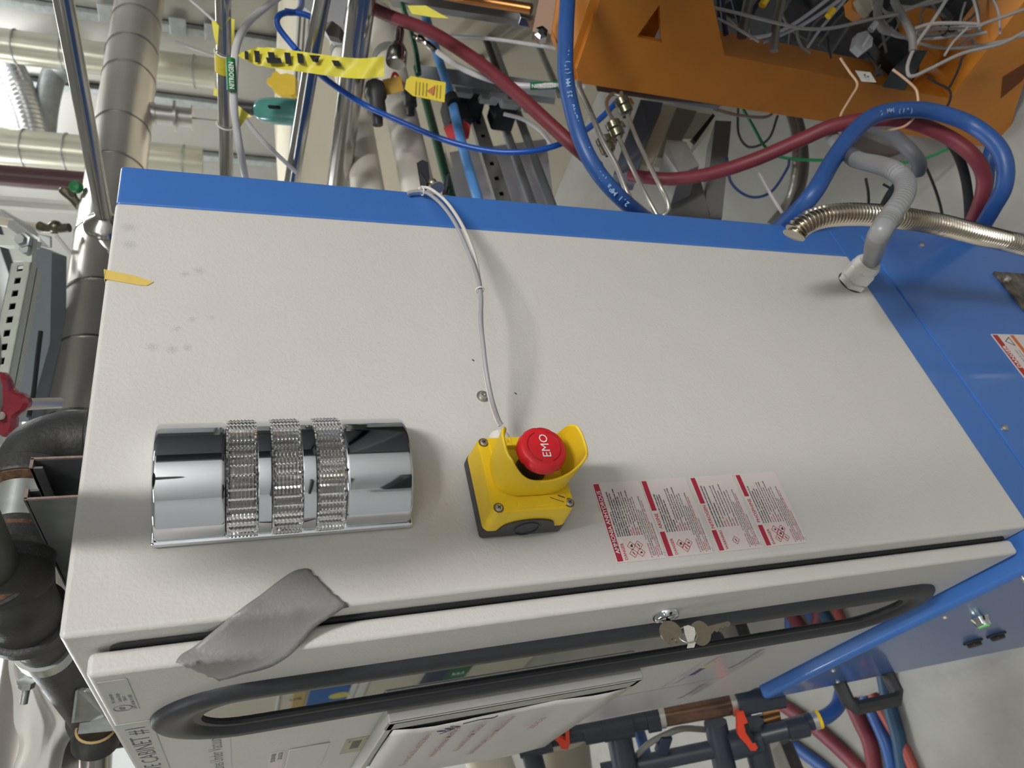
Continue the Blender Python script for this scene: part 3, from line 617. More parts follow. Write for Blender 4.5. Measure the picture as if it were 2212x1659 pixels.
one('flexible_metal_conduit', fx, mat('corrugated_stainless', (200, 192, 178), .22, 1), 'shiny corrugated stainless conduit along the rear of the blue column', 'conduit')
# ================================================================ surroundings: pipes along the axes of the room
def atube(u, v, d, r, ax, a, b_, n=16, name=None, **k):
    p = U(u, v, d); ax = V(ax); return MB().tube([p - ax * a, p + ax * b_], r, n, smooth=False)
def band(mb, c, ax, r, w_, th=.0015, n=20):
    mb.lathe([(r, -w_ / 2), (r + th, -w_ / 2), (r + th, w_ / 2), (r, w_ / 2)], c, ax, n); return mb
# polished tubes running over the rear of the cabinet (along Y)
for u, v, d, r, a, b_, lb in ((781, 0, 1.3, .0254, .5, 2.2, 'thick polished steel tube, widest of the row behind the column'), (482, 0, 1.16, .0128, .4, 2.2, 'slim polished steel tube with yellow tape wrapped around it'), (137, 0, .94, .0128, .3, .385, 'polished steel tube ending at a round flange over the duct')):
    t = one('process_tube', atube(u, v, d, r, Y, a, b_, 24), STEEL, lb, 'tube', 'polished steel process tubes')
p3 = [U(708, -60, 1.16), U(686, 52, 1.2), U(631, 389, 1.34), U(570, 700, 1.6)]
one('process_tube', MB().tube(p3, .0135, 20, smooth=False), STEEL, 'dull steel tube leaning between the taped and the thick tube', 'tube', 'polished steel process tubes')
fl = U(137, 0, .94) + Y * .385; F1 = thing('tube_flange', fl, 'shiny round flange and elbow where the slim tube meets the duct', 'flange')
obj('flange_ring', MB().lathe([(.012, -.02), (.016, -.016), (.03, -.006), (.034, 0), (.034, .006), (.02, .01)], fl, Y, 28), STEEL, F1)
obj('elbow', MB().tube([fl, fl + V((0, .02, 0)), fl + V((0, .045, -.012)), fl + V((0, .055, -.05)), fl + V((0, .055, -.4))], .017, 20, 6), STEELM, F1)
# big welded exhaust duct along X above the enclosure
dp_ = U(262, 300, 1.9); DX = thing('exhaust_duct', dp_, 'large dull stainless exhaust duct crossing above the grey enclosure', 'duct')
rD = .068
obj('duct_pipe', MB().tube([V((-.6, dp_.y, dp_.z)), V((3.5, dp_.y, dp_.z))], rD, 40, smooth=False), mat('dull_duct_steel', (206, 200, 192), .3, .88, mott=.12, mscale=5), DX)
for x in (.68, .86, 1.02, 1.21, 1.45, 1.62, 1.86, 2.0, 2.16, 2.32, 2.48, 2.64, 2.82, 3.0, 3.2):
    obj('weld_band', band(MB(), (x, dp_.y, dp_.z), X, rD, .006, .0022, 40), STEEL, DX)
bo_ = V((1.72, dp_.y, dp_.z)); br = MB(); br.lathe([(.03, 0), (.03, .075), (.026, .075), (.026, .12), (.042, .121), (.042, .128), (.026, .129), (.026, .165), (.034, .166), (.034, .169), (.003, .17), (.003, .24)], bo_, -Z, 24)
obj('branch_port', br, STEELM, DX)
# vertical-running (image-horizontal) ducts near the ceiling, left
def vduct(u, v, d, r, z0, z1, n, m_, lb, step=.06, m2=None):
    p = U(u, v, d); t = thing('spiral_duct', (p.x, p.y, z0), lb, 'duct', 'spiral ducts near the ceiling')
    obj('duct_pipe', MB().tube([V((p.x, p.y, z0)), V((p.x, p.y, z1))], r, 28, smooth=False), m_, t)
    z = z0 + step / 2
    while z < z1:
        obj('seam', band(MB(), (p.x, p.y, z), (.08, .05, 1), r, .004, .004, 28), m2 or GALV, t); z += step
    return t
CRD = mat('zinc_cream_duct', (204, 202, 184), .3, .45, mott=.08)
vduct(110, 112, 2.5, .055, .95, CEIL, 5, CRD, 'cream spiral duct nearest the top of the picture', .14)
vduct(90, 325, 2.6, .067, 1.0, CEIL, 5, CRD, 'cream spiral duct beside the dark red pipe', .13)
p = U(90, 386, 2.2); one('sprinkler_pipe', MB().tube([V((p.x, p.y, 1.22)), V((p.x, p.y, CEIL))], .032, 20, smooth=False), mat('maroon_pipe', (84, 54, 56), .4), 'dark maroon pipe below the cream spiral duct', 'pipe')
p = U(90, 396, 2.2); one('thin_conduit', MB().tube([V((p.x, p.y, 1.25)), V((p.x, p.y, CEIL))], .007, 10, smooth=False), GALV, 'thin galvanised conduit in front of the maroon pipe', 'conduit')
for i, (v, dd) in enumerate(((436, 0), (449, .0))):
    p = U(80, v, 2.0); one('cable_trunking', MB().box((p.x - .008, p.y - .006, 1.31 - .01 * i), (p.x + .008, p.y + .006, 2.4)), WHT, ('upper' if i == 0 else 'lower') + ' of two narrow white trunkings near the green knob', 'trunking', 'white trunkings', sm=False)
gv = U(165, 404, 1.7); gt = thing('needle_valve', gv, 'small brass valve with round green knob near the duct', 'valve')
obj('knob', MB().lathe([(.0001, -.012), (.012, -.01), (.014, -.004), (.014, .006), (.010, .010)], gv, R[2], 14), mat('green_knob', (36, 128, 72), .4), gt)
obj('valve_body', MB().tube([U(133, 408, 1.72), U(146, 420, 1.72), U(160, 432, 1.72), U(172, 446, 1.72)], [.008, .01, .011] + [.011] * 30, 8).tube([U(152, 405, 1.71), U(160, 430, 1.72)], .009, 8), BRASS, gt)
bv = U(120, 490, 1.6); bt_ = thing('brass_fitting', bv, 'tarnished brass tee fitting with thin white tube, above the strut corner', 'fitting')
obj('fitting_body', MB().tube([U(84, 487, 1.6), U(105, 494, 1.6), U(150, 492, 1.6)], .010, 10).sphere(bv, .015, 12).tube([U(118, 490, 1.6), U(118, 505, 1.6)], .007, 8), BRASS, bt_)
obj('white_tube', MB().tube([U(122, 510, 1.6), U(160, 556, 1.6)], .0045, 8, smooth=False), TUBEW, bt_)
one('cable_trunking', MB().tube([U(-20, 475, 1.7), U(84, 492, 1.7)], .011, 8, smooth=False), CREAM, 'wider cream trunking leading to the brass fitting', 'trunking', 'white trunkings')
# grey sheet bracket and struts, left
def slab(pts, th):
    q = [U(*p) for p in pts]; n_ = (q[1] - q[0]).cross(q[2] - q[0]).normalized()
    if n_.dot(R[2]) < 0: n_ = -n_
    return MB().prism(q, n_ * th)
one('sheet_bracket', slab([(0, 452, 1.75), (62, 488, 1.62), (80, 507, 1.6), (108, 512, 1.58), (108, 536, 1.56), (84, 530, 1.57), (40, 508, 1.62), (0, 478, 1.75)], .004), GREYP, 'grey angled sheet bracket above the perforated strut', 'bracket', sm=False)
def strut(name, p0, p1, side, w_, dpt, hole_n, label, group=None, m_=GALV, hl=.014, hw=.006):
    """U-channel with slotted face: separate web strips around each slot"""
    p0, p1 = V(p0), V(p1); ax = (p1 - p0).normalized(); L = (p1 - p0).length; sd = V(side); sd = (sd - ax * sd.dot(ax)).normalized(); nn = ax.cross(sd).normalized()
    if nn.dot(R[2]) < 0: nn = -nn
    t = thing(name, p0, label, 'strut', group); b = MB(); pitch = L / hole_n
    q = lambda x, y, z=0: p0 + ax * x + sd * y + nn * z
    xs = []; 
    for i in range(hole_n):
        c = pitch * (i + .5)
        b.prism([q(c - pitch / 2, -w_ / 2), q(c - hl / 2, -w_ / 2), q(c - hl / 2, w_ / 2), q(c - pitch / 2, w_ / 2)], nn * .002)
        b.prism([q(c + hl / 2, -w_ / 2), q(c + pitch / 2, -w_ / 2), q(c + pitch / 2, w_ / 2), q(c + hl / 2, w_ / 2)], nn * .002)
        for s_ in (-1, 1):
            b.prism([q(c - hl / 2, s_ * w_ / 2), q(c + hl / 2, s_ * w_ / 2), q(c + hl / 2, s_ * hw), q(c, s_ * (hw * 1.0)), q(c - hl / 2, s_ * hw)], nn * .002)
    for s_ in (-1, 1): b.prism([q(0, s_ * w_ / 2), q(L, s_ * w_ / 2), q(L, s_ * (w_ / 2 - .002)), q(0, s_ * (w_ / 2 - .002))], nn * dpt)
    obj('slotted_channel', b, m_, t, sm=False)
    obj('channel_back', MB().prism([q(0, -w_ / 2, dpt * .5), q(L, -w_ / 2, dpt * .5), q(L, w_ / 2, dpt * .5), q(0, w_ / 2, dpt * .5)], nn * .002), RUBD, t, sm=False)
    return t
PW = mat('off_white_strut', (198, 202, 192), .42, .3, mott=.1, mscale=60)
sa = U(46, 566, 1.12); one_ = strut('perforated_strut', sa, U(-14, 860, 1.0), U(70, 566, 1.12) - sa, .030, .03, 10, 'pale perforated steel strut with a row of oval holes above the red handwheel', None, PW, .012, .0045)
sbk = thing('strut_corner_bracket', U(50, 540, 1.12), 'pale corner bracket with hex bolt joining the strut to the rail', 'bracket')
obj('plate', slab([(34, 515, 1.12), (72, 515, 1.12), (68, 566, 1.12), (29, 563, 1.12)], .01), PW, sbk, sm=False)
obj('hex_bolt', MB().lathe([(.012, 0), (.012, .008), (.008, .009), (.008, .016)], U(56, 520, 1.115), -R[2], 6), GALV, sbk, ang=20)
obj('hex_bolt', MB().lathe([(.008, 0), (.008, .006)], U(56, 538, 1.115), -R[2], 6), GALV, sbk, ang=20)
one('mounting_rail', slab([(-10, 505, 1.14), (64, 516, 1.14), (60, 530, 1.14), (-10, 530, 1.14)], .03), PW, 'pale steel rail ending at the strut corner bracket', 'rail', sm=False)
one('cable_ladder', slab([(58, 570, 1.5), (75, 530, 1.5), (112, 545, 1.5), (108, 740, 1.4), (60, 912, 1.3), (10, 912, 1.3), (20, 800, 1.35)], .05), BGREY, 'wide blue-grey steel channel behind the perforated strut', 'channel', sm=False)
pb = thing('hole_plate', U(112, 612, 1.7), 'cream plate with three holes by the duct', 'plate')
obj('plate', slab([(90, 592, 1.7), (132, 594, 1.7), (128, 632, 1.7), (88, 626, 1.7)], .006), CREAM, pb, sm=False)
for v in (600, 610, 620): obj('hole', MB().lathe([(.0001, 0), (.003, 0), (.003, .001)], U(103, v, 1.698), -R[2], 10), RUBD, pb)
one('grey_side_plate', slab([(68, 590, 1.72), (92, 590, 1.72), (90, 626, 1.72), (66, 624, 1.72)], .006), GREYP, 'dark grey plate left of the cream hole plate', 'plate', sm=False)
one('black_hose', MB().tube([U(88, 716, 1.28), U(80, 780, 1.26), U(72, 850, 1.24), (U(62, 900, 1.22))], .004, 8), RUBD, 'thin black hose in front of the blue-grey channel', 'hose')
# bright strip lights far behind (fixtures seen through the gap)
for i, (u, v, d) in enumerate(((66, 880, 3.6), (63, 912, 3.6))):
    c = U(u, v, d); t = thing('bulkhead_lamp', c, ('upper' if i == 0 else 'lower') + ' of two glaring white lamps below the red handwheel', 'lamp', 'glaring white lamps')
    obj('lamp_glass', MB().sphere(c, .028, 14, (1, 1, 1)), LAMPW, t); obj('lamp_base', MB().lathe([(.034, 0), (.034, .03), (.02, .05)], c + R[2] * .02, R[2], 18), GALV, t)
hb = U(18, 66, 2.75); t = thing('high_bay_lamp', hb, 'glowing white dome lamp in the top corner of the picture', 'lamp')
obj('lamp_glass', MB().sphere(hb, .075, 18, (.8, 1, .55)), LAMPW, t); obj('lamp_neck', MB().tube([hb, hb + V((0, 0, .13))], .02, 10, smooth=False), GALV, t)
# horizontal shelves/rails seen in gaps
for i, (v, c, lb) in enumerate(((692, WHT, 'uppermost pale crossbar in the gap beside the duct'), (750, WHT, 'middle pale crossbar in the gap beside the duct'), (796, WHT, 'lowest pale crossbar in the gap beside the duct'), (824, BRASS, 'short brass rod in the gap under the crossbars'))):
    p = U(95, v, 2.2); one('crossbar', MB().box((p.x - .008, p.y - .008, p.z - .09), (p.x + .008, p.y + .008, p.z + .07), .002), c, lb, 'crossbar', 'crossbars beside the duct')
# silver flexible duct and galvanised elbow, left top
fd = MB(); fd.tube([U(18, 135, 2.75), U(40, 180, 2.72), U(62, 240, 2.7), U(78, 300, 2.68)], Rib(.045, .003, .02, .005), 24, 8)
one('flexible_foil_duct', fd, mat('foil', (198, 198, 200), .3, .8), 'silver flexible foil duct between the two cream ducts', 'duct')
fd = MB(); fd.tube([U(152, 148, 2.8), U(120, 160, 2.8), U(108, 190, 2.78), U(98, 240, 2.75), U(92, 300, 2.72)], .043, 24, 8)
one('galvanised_elbow', fd, GALV, 'galvanised round duct elbow beside the foil duct', 'duct')
# far grey equipment panels with recessed gaps (plane X = 2.75)
PX = 2.75; pan = thing('equipment_wall', (PX, 1.4, -.2), 'bank of large satin grey metal panels with dark vertical gaps', 'equipment panels')
def yz(u, v): q = hit(u, v, 'X', PX); return q.y, q.z
ys = [yz(400, -80)[0], yz(400, 60)[0], yz(400, 215)[0], yz(400, 330)[0], yz(400, 330)[0] + .9]
PG = mat('satin_grey_panel', (176, 174, 168), .32, .55, mott=.1, mscale=3)
for a, c in zip(ys, ys[1:]): obj('panel', MB().box((PX, a + .02, .44), (PX + .04, c - .02, 1.9), .004), PG, pan)
obj('panel_backing', MB().box((PX + .045, ys[0], .4), (PX + .1, ys[-1], 1.95)), RUBD, pan, sm=False)
for y_ in ys[1:-1]: obj('rail', MB().box((PX - .03, y_ - .018, .42), (PX + .002, y_ + .012, 1.9), .003), GALV, pan)
for (u, v) in ((385, 58), (460, 70), (232, 30)):
    q = hit(u, v, 'X', PX - .03); obj('rail_clip', MB().box((q.x - .012, q.y - .04, q.z - .03), (q.x, q.y + .03, q.z + .03), .003), GALV, pan)
# cream tank panel behind the leaning tube
cb = thing('cream_cabinet', U(680, 250, 2.2), 'cream painted cabinet side behind the leaning tube', 'cabinet')
q0 = hit(635, 120, 'X', 1.75); q1 = hit(716, 420, 'X', 1.75)
obj('side', MB().box((1.75, q0.y - .35, -.2), (2.6, q1.y + .3, q0.z), .006), CREAM, cb)
for k_ in (0, .012, .024): obj('edge_strip', MB().box((1.735 + k_ * .2, q0.y - .35, q0.z - .006 - k_), (1.752, q1.y + .3, q0.z - k_), .001), WHT, cb)
# white insulated pipes along X
for u, v, d, r, a, b_, lb in ((762, 210, 1.75, .036, 'L', .35, 'white insulated pipe just right of the thick steel tube'), (868, 250, 1.65, .036, 'L', .42, 'white insulated pipe with the steel coupling in front of it')):
    p = U(u, v, d); a = p.x - .575; t = thing('insulated_pipe', p, lb, 'pipe', 'white insulated pipes')
    obj('pipe', MB().tube([p - X * a, p + X * b_], r, 32, smooth=False), PVCW, t)
    obj('pipe_cap', MB().lathe([(r, 0), (r * 1.03, .01), (r * .9, .03), (r * .5, .04)], p + X * b_, X, 32), PVCW, t)
    obj('grey_band', band(MB(), p + X * (b_ * .55), X, r, .03, .003, 32), mat('band_grey', (134, 138, 132), .5), t)
# chrome coupling in front of second white pipe
cp = U(858, 112, 1.35); t = thing('steel_coupling', cp, 'round steel quick coupling hanging in front of the white pipe', 'coupling')
obj('coupling_body', MB().lathe([(.007, -.05), (.009, -.045), (.009, -.02), (.014, -.012), (.017, -.006), (.0195, .0), (.0195, .022), (.0175, .026), (.0001, .026)], cp, (U(856, 140, 1.35) - U(862, 90, 1.36)).normalized(), 28), STEEL, t)
# black valve bodies and tags
def vbody(u, v, d, s, lb):
    c = U(u, v, d); ax = (U(u + 2, v + 30, d) - U(u, v, d)).normalized(); t = thing('black_valve', c, lb, 'valve', 'black plastic valves'); 
    obj('body', MB().lathe([(.010 * s, -.03 * s), (.017 * s, -.028 * s), (.022 * s, -.012 * s), (.021 * s, .0), (.017 * s, .006 * s), (.0185 * s, .03 * s), (.011 * s, .036 * s), (.010 * s, .055 * s)], c, ax, 20), BLKP, t)
    obj('socket', MB().lathe([(.0085 * s, 0), (.0085 * s, .002), (.0065 * s, .003), (.006 * s, -.004)], c - ax * .031 * s, -ax, 16), RUBD, t)
vbody(812, 210, 1.4, 1.0, 'black plastic valve beside the thick steel tube'); vbody(885, 205, 1.55, .8, 'black plastic valve behind the yellow card tag')
tgp = slab([(878, 172, 1.36), (888, 164, 1.36), (963, 178, 1.36), (960, 221, 1.36), (892, 207, 1.36), (874, 192, 1.36)], .001)
yt = one('card_tag', tgp, TAGY, 'bright yellow card tag with fine print and warning triangle', 'tag', sm=False)
tb = MB()
for i in range(8):
    u0 = 898 + i * 7.5
    if 3 < i < 6: continue
    tb.prism([U(u0, 176 + i * 1.2, 1.358), U(u0 + 2.2, 176 + i * 1.2, 1.358), U(u0 + .5, 204 + i * 1.2, 1.358), U(u0 - 1.6, 204 + i * 1.2, 1.358)], R[2] * .0004)
obj('print_lines', tb, mat('tag_print', (170, 150, 40), .6), yt, sm=False, kind='stuff')
obj('tag_triangle', MB().prism([U(922, 196, 1.357), U(940, 184, 1.357), U(936, 206, 1.357)], R[2] * .0004), ORP, yt, sm=False)
yt2 = one('card_tag', slab([(826, 172, 1.42), (866, 164, 1.42), (872, 196, 1.42), (832, 206, 1.42)], .001), mat('shaded_yellow_card', (190, 150, 50), .6), 'brownish yellow card tag on orange loop beside the black valve', 'tag', sm=False)  # shade is put into this card's darker yellow
obj('tag_loop', MB().tube([U(846, 170, 1.43), U(852, 158, 1.43), U(862, 168, 1.43), U(870, 182, 1.43)], .003, 8), VALVEO, yt2)
one('cable_clip', slab([(788, 195, 1.45), (800, 200, 1.45), (798, 214, 1.45), (787, 210, 1.45)], .004), VALVEO, 'small orange clip between steel tube and black valve', 'clip', sm=False)
# caution tape
ct = MB(); rows = []
cl = catmull([(515, 119, 0), (540, 121, 0), (570, 123, 0), (620, 129, 0), (670, 136, 0), (720, 143, 0), (780, 148, 0), (830, 143, 0)], 5)
def tape_pt(q, t, i): return U(q.x, q.y + (t - .5) * (6 + 34 * min(1, i / 8) + (4 if i > 10 else 0)), 1.125 + .004 * math.sin(i * .9 + t * 3) - .0 * i)
for i, q in enumerate(cl): rows.append([tape_pt(q, t / 6, i) for t in range(7)])
ct.grid(rows); cto = one('caution_tape', ct, TAPEY, 'yellow and black caution tape flying from the slim tube to the thick tube', 'tape', ang=80)
lt = MB()
def tq(u0, u1, v0, v1, sk=0): # block on the tape
    lt.prism([U(u0, v0, 1.117), U(u1, v0 + 1, 1.117), U(u1 + sk, v1 + 1, 1.117), U(u0 + sk, v1, 1.117)], R[2] * .0003)
tq(548, 560, 109, 118, 2); tq(550, 560, 118, 134, 1); tq(578, 592, 112, 124, 2); tq(574, 606, 124, 136, 4); tq(614, 627, 113, 138, 3); tq(641, 654, 115, 136, 3); tq(670, 692, 119, 122, 0); tq(668, 681, 119, 133, 8); tq(684, 690, 122, 134, -4); tq(716, 732, 130, 142, 6); tq(528, 536, 110, 128, 1)
obj('tape_letter', lt, RUBD, cto, sm=False, kind='stuff')
wr = MB(); wc = U(482, 0, 1.16) + Y * .108; band(wr, wc, Y, .0128, .032, .003, 20); one('tape_wrap', wr, mat('yellow_tape_wrap', (216, 196, 50), .5, bump=.5, bscale=300, mott=.15, mscale=80), 'bunched yellow tape wrapped round the slim steel tube', 'tape')
for (pts_, lb) in (([(457, 45), (473, 47), (470, 105), (462, 78)], 'yellow tape end above the wrap on the slim tube'), ([(500, 40), (507, 42), (505, 108), (500, 104)], 'narrow yellow tape sliver beside the slim tube'), ([(511, 226), (520, 232), (534, 244), (545, 252), (532, 255), (518, 276), (510, 262)], 'crumpled yellow tape end near the teal lamp'), ([(462, 190), (470, 192), (470, 208), (461, 206)], 'yellow tape scrap behind the slim tube'), ([(1000, 12), (1040, 12), (1090, 40), (1060, 38), (1010, 30)], 'torn yellow tape hanging by the grey conduit')):
    uo = -120 if pts_[0][0] == 1000 else 0
    one('tape_scrap', slab([(a + uo, c, 1.18) for a, c in pts_], .0006), TAPEY, lb, 'tape', sm=False)
for v_, lb in ((115, 'white cable tie above the yellow wrap on the slim tube'), (268, 'white cable tie lower on the slim tube')):
    c = U(482, 0, 1.16) + Y * (.09 if v_ == 115 else .232); ring(c, (Y + .1 * Z).normalized(), .0155, .0013, WHT, lb, 'cable tie')
ntu = MB().tube([U(620, -20, 1.25), U(575, 15, 1.22), (U(535, 50, 1.18)), U(512, 95, 1.15), U(507, 140, 1.14), U(505, 215, 1.15), U(510, 270, 1.17), U(520, 330, 1.2), U(533, 400, 1.3)], .0062, 12, 6)
one('nitrogen_tube', ntu, TUBEW, 'translucent white tube curling down beside the slim steel tube', 'tube')
def nlabel(u0, v0, u1, v1, d, r, lb, s_='NITROGEN'):
    a, c = U(u0, v0, d), U(u1, v1, d); ax = (c - a).normalized(); L = (c - a).length
    t = tag(obj('pipe_label', MB().lathe([(r, 0), (r + .0006, 0), (r + .0006, L), (r, L)], a, ax, 20), NEWG), lb, 'label', 'green pipe labels')
    fw = -((a + c) / 2 - CAM).normalized(); up = fw.cross(ax).normalized()
    obj('printed_text', text_mb([(s_, a + ax * L * .06 + fw * (r + .0012) - up * r * .55, ax, up, r * 1.5, 'LEFT', .02, L * .88 / (r * 1.5 * 5.2))]), WHTPRINT, t, sm=False)
nlabel(501, 196, 498, 128, 1.135, .0068, 'green NITROGEN label on the curling white tube'); nlabel(1145, 186, 1205, 184, 1.3, .0062, 'green NITROGEN label on the white tube under the red hose')
one('nitrogen_tube', MB().tube([U(945, 112, 1.36), U(985, 140, 1.34), U(1030, 162, 1.32), U(1090, 180, 1.31), U(1140, 186, 1.3), U(1215, 184, 1.3), U(1260, 190, 1.32)], .0056, 12, 6), TUBEW, 'white tube passing under the red hose to the blue hose', 'tube')
one('compression_fitting', MB().tube([U(893, 78, 1.37), U(912, 86, 1.37), U(930, 100, 1.36), U(946, 113, 1.36)], [.004] * 3 + [.007] * 4 + [.0045] * 3 + [.0065] * 6 + [.005] * 20, 8, 6), STEEL, 'small steel compression fitting at the end of the white tube', 'fitting')
one('thin_white_tube', MB().tube([U(528, 255, 1.24), U(560, 295, 1.26), U(600, 335, 1.28), U(640, 372, 1.32)], .004, 10), TUBEW, 'thin white tube slanting away under the teal lamp', 'tube')
one('thin_white_tube', MB().tube([U(380, 90, 1.9), U(440, 112, 1.9), U(470, 122, 1.9)], .0035, 8), TUBEW, 'thin white tube reaching the yellow wrap from the left', 'tube')
one('thin_white_tube', MB().tube([U(400, -10, 1.7), U(435, 20, 1.6), U(465, 48, 1.5)], .003, 8), TUBEW, 'faint white tube at the top edge left of the slim tube', 'tube')
one('thin_white_tube', MB().tube([U(975, 78, 1.6), U(1060, 84, 1.55), U(1160, 98, 1.5), U(1200, 105, 1.5)], .004, 8), TUBEW, 'thin white tube crossing above the red hose', 'tube')
one('thin_white_tube', MB().tube([U(1088, 246, 1.5), U(1130, 258, 1.5), U(1170, 285, 1.5), U(1195, 318, 1.5)], .004, 8), TUBEW, 'thin cream tube curving down to the blue hose', 'tube')
# teal lamp and yellow guard
tl = thing('teal_lamp', U(590, 238, 1.45), 'teal glazed capsule-shaped lamp with dark slot between the tubes', 'lamp')
tm = MB(); ax = (U(640, 243, 1.45) - U(550, 236, 1.45)).normalized(); c0 = U(548, 236, 1.45)
tm.lathe([(.004, 0), (.014, .004), (.021, .013), (.0245, .026), (.026, .045), (.0265, .09), (.02, .093)], c0, ax, 28); obj('glass_body', tm, TEAL, tl)
obj('slot', MB().obox(U(592, 231, 1.422), ax, (U(590, 240, 1.45) - U(590, 230, 1.45)), R[2], .0125, .0032, .003, .0028), RUBD, tl)
obj('end_cap', MB().lathe([(.012, -.03), (.012, .002)], c0, ax, 14), BLKP, tl)
ygp = [(577, 170), (586, 166), (588, 158), (597, 153), (606, 160), (620, 158), (634, 162), (638, 166), (638, 202), (628, 206), (605, 205), (590, 196), (586, 184), (576, 180)]
one('yellow_guard', slab([(a, c, 1.6) for a, c in ygp], .02), YEL, 'small bright yellow notched plastic guard above the teal lamp', 'guard', sm=False)
# clutter fitting near tube tops
one('tube_clamp', slab([(695, 52, 1.24), (718, 45, 1.24), (738, 60, 1.24), (732, 82, 1.24), (708, 76, 1.24)], .02), mat('brown_grey_clamp', (112, 104, 98), .5, .3), 'brown-grey clamp block beside the leaning tube', 'clamp', sm=False)
one('grey_block', slab([(655, -10, 1.7), (752, -10, 1.7), (742, 50, 1.7), (700, 56, 1.7), (676, 30, 1.7), (650, 10, 1.7)], .1), mat('pale_grey_block', (176, 176, 178), .5), 'pale grey equipment block at the top edge by the thick tube', 'equipment block', sm=False)
one('air_tube', MB().tube([U(650, -20, 1.5), U(652, 10, 1.4), U(640, 26, 1.28), U(615, 28, 1.24), U(600, 38, 1.22), U(602, 60, 1.22), U(640, 108, 1.22)], .0052, 12, 6), HBLUE2, 'blue air tube looping beside the leaning tube', 'tube')
one('air_tube', MB().tube([U(615, 24, 1.26), U(660, 32, 1.27), U(690, 48, 1.28), U(700, 52, 1.28)], .0052, 12, 6), HBLUE2, 'short blue air tube plugged into the brown clamp', 'tube')
one('air_tube', MB().tube([U(640, 108, 1.22), U(700, 168, 1.3), U(780, 222, 1.36), U(850, 256, 1.36), U(960, 302, 1.35), U(1060, 326, 1.34), U(1150, 326, 1.33), U(1225, 305, 1.34), U(1290, 262, 1.38), U(1340, 212, 1.42)], .0056, 12, 8), HBLUE2, 'long blue air tube sagging across behind the column', 'tube')
# items of the pipe rack (along X)
def xpipe(name, u, v, d, r, a, b_, m_, lb, cat='pipe', grp=None):
    return one(name, atube(u, v, d, r, X, a, b_, 16), m_, lb, cat, grp)
xpipe('green_pipe', 942, 300, 1.9, .012, .5, .9, GREENP, 'dark green pipe running behind the yellow card tag')
one('paint_brush_strip', slab([(958, 310, 1.6), (966, 308, 1.6), (978, 360, 1.5), (974, 370, 1.5), (968, 356, 1.5)], .004), CREAM, 'cream wooden strip leaning beside the green pipe', 'strip', sm=False)
lb_ = MB().tube([U(912, 10, 1.75), U(945, 120, 1.65), U(975, 215, 1.58), U(1000, 320, 1.5), U(1035, 440, 1.42)], .0105, 14, 6)
one('light_blue_pipe', lb_, LBLUE, 'light blue pipe running down behind the blue column', 'pipe')
obj('band', MB().tube([U(972, 207, 1.565), U(980, 222, 1.56)], .0145, 12, smooth=False), RUBD, bpy.data.objects['light_blue_pipe'])
one('thin_green_rod', MB().tube([U(868, 8, 1.6), U(885, 60, 1.58), U(898, 110, 1.56), U(905, 160, 1.54)], .006, 8), GREENP, 'narrow dark green rod behind the steel coupling', 'rod')
for u, lb in ((1082, 'grey round conduit third from the blue hose'), (1120, 'grey round conduit nearest the blue hose')):
    xpipe('grey_conduit', u, 250, 1.95, .0115, .75, .4, mat('mid_grey_conduit', (120, 122, 124), .45, .3), lb, 'conduit', 'grey conduits along the floor')
xpipe('grey_conduit', 1052, 60, 2.1, .010, .4, .7, GALV, 'pale conduit behind the red hose', 'conduit'); xpipe('grey_conduit', 1040, 60, 2.1, .009, .4, .7, BLKP, 'black conduit behind the red hose', 'conduit')
xpipe('grey_conduit', 1172, 120, 2.1, .010, .2, .6, GALV, 'pale conduit beside the orange frame', 'conduit')
sa = U(1020, 220, 1.9); strut('slotted_rail', sa + X * .05, sa - X * .62, U(1040, 220, 1.9) - sa, .034, .03, 12, 'slotted steel rail running below the red tag area', None, GREYP, .014, .005)
one('steel_channel', slab([(905, 140, 1.75), (1200, 178, 1.75), (1200, 212, 1.75), (905, 172, 1.75)], .04), mat('channel_grey', (134, 138, 140), .5, .3), 'grey steel channel crossing behind the red hose', 'channel', sm=False)
one('steel_channel', slab([(840, -20, 1.6), (1150, 30, 1.55), (1150, 48, 1.55), (840, 0, 1.6)], .03), mat('shelf_grey', (150, 148, 144), .4, .3), 'pale shelf edge at the top between the tube and the orange frame', 'channel', sm=False)
one('copper_bar', MB().tube([U(960, -12, 1.5), U(1148, 20, 1.46)], .011, 14, smooth=False), mat('copper_bar', (206, 140, 84), .3, .9), 'copper coloured bar next to the taupe bracket', 'bar')
one('taupe_bracket', slab([(1168, -20, 1.25), (1205, -20, 1.25), (1190, 75, 1.25), (1150, 68, 1.25)], .03), mat('taupe_paint', (176, 142, 120), .5), 'taupe painted bracket beside the orange frame', 'bracket', sm=False)
one('hex_bolt', MB().lathe([(.012, 0), (.012, .02), (.006, .022)], U(1168, 82, 1.25), -R[2], 6), STEEL, 'shiny hex bolt at the end of the taupe bracket', 'bolt', ang=20)
one('shiny_block', MB().obox(U(1143, 45, 1.26), (1, 0, 0), (0, 1, 0), (0, 0, 1), .008, .008, .02, .002), STEEL, 'small shiny block beside the taupe bracket', 'block')
one('red_valve_tag', slab([(958, 276, 1.6), (984, 262, 1.6), (992, 306, 1.6), (968, 300, 1.6)], .01).add(slab([(1000, 258, 1.6), (1016, 270, 1.6), (1012, 296, 1.6), (1002, 300, 1.6)], .01).b), mat('bright_red_tag', (206, 40, 50), .5), 'bright red plastic tags behind the blue air tube', 'tag', sm=False)
one('dark_valve_block', MB().obox(U(1000, 215, 1.85), X, Y, Z, .05, .04, .045, .01).obox(U(985, 250, 1.8), X, Y, Z, .05, .03, .03, .01), DARK, 'dark valve block behind the red tags', 'valve')
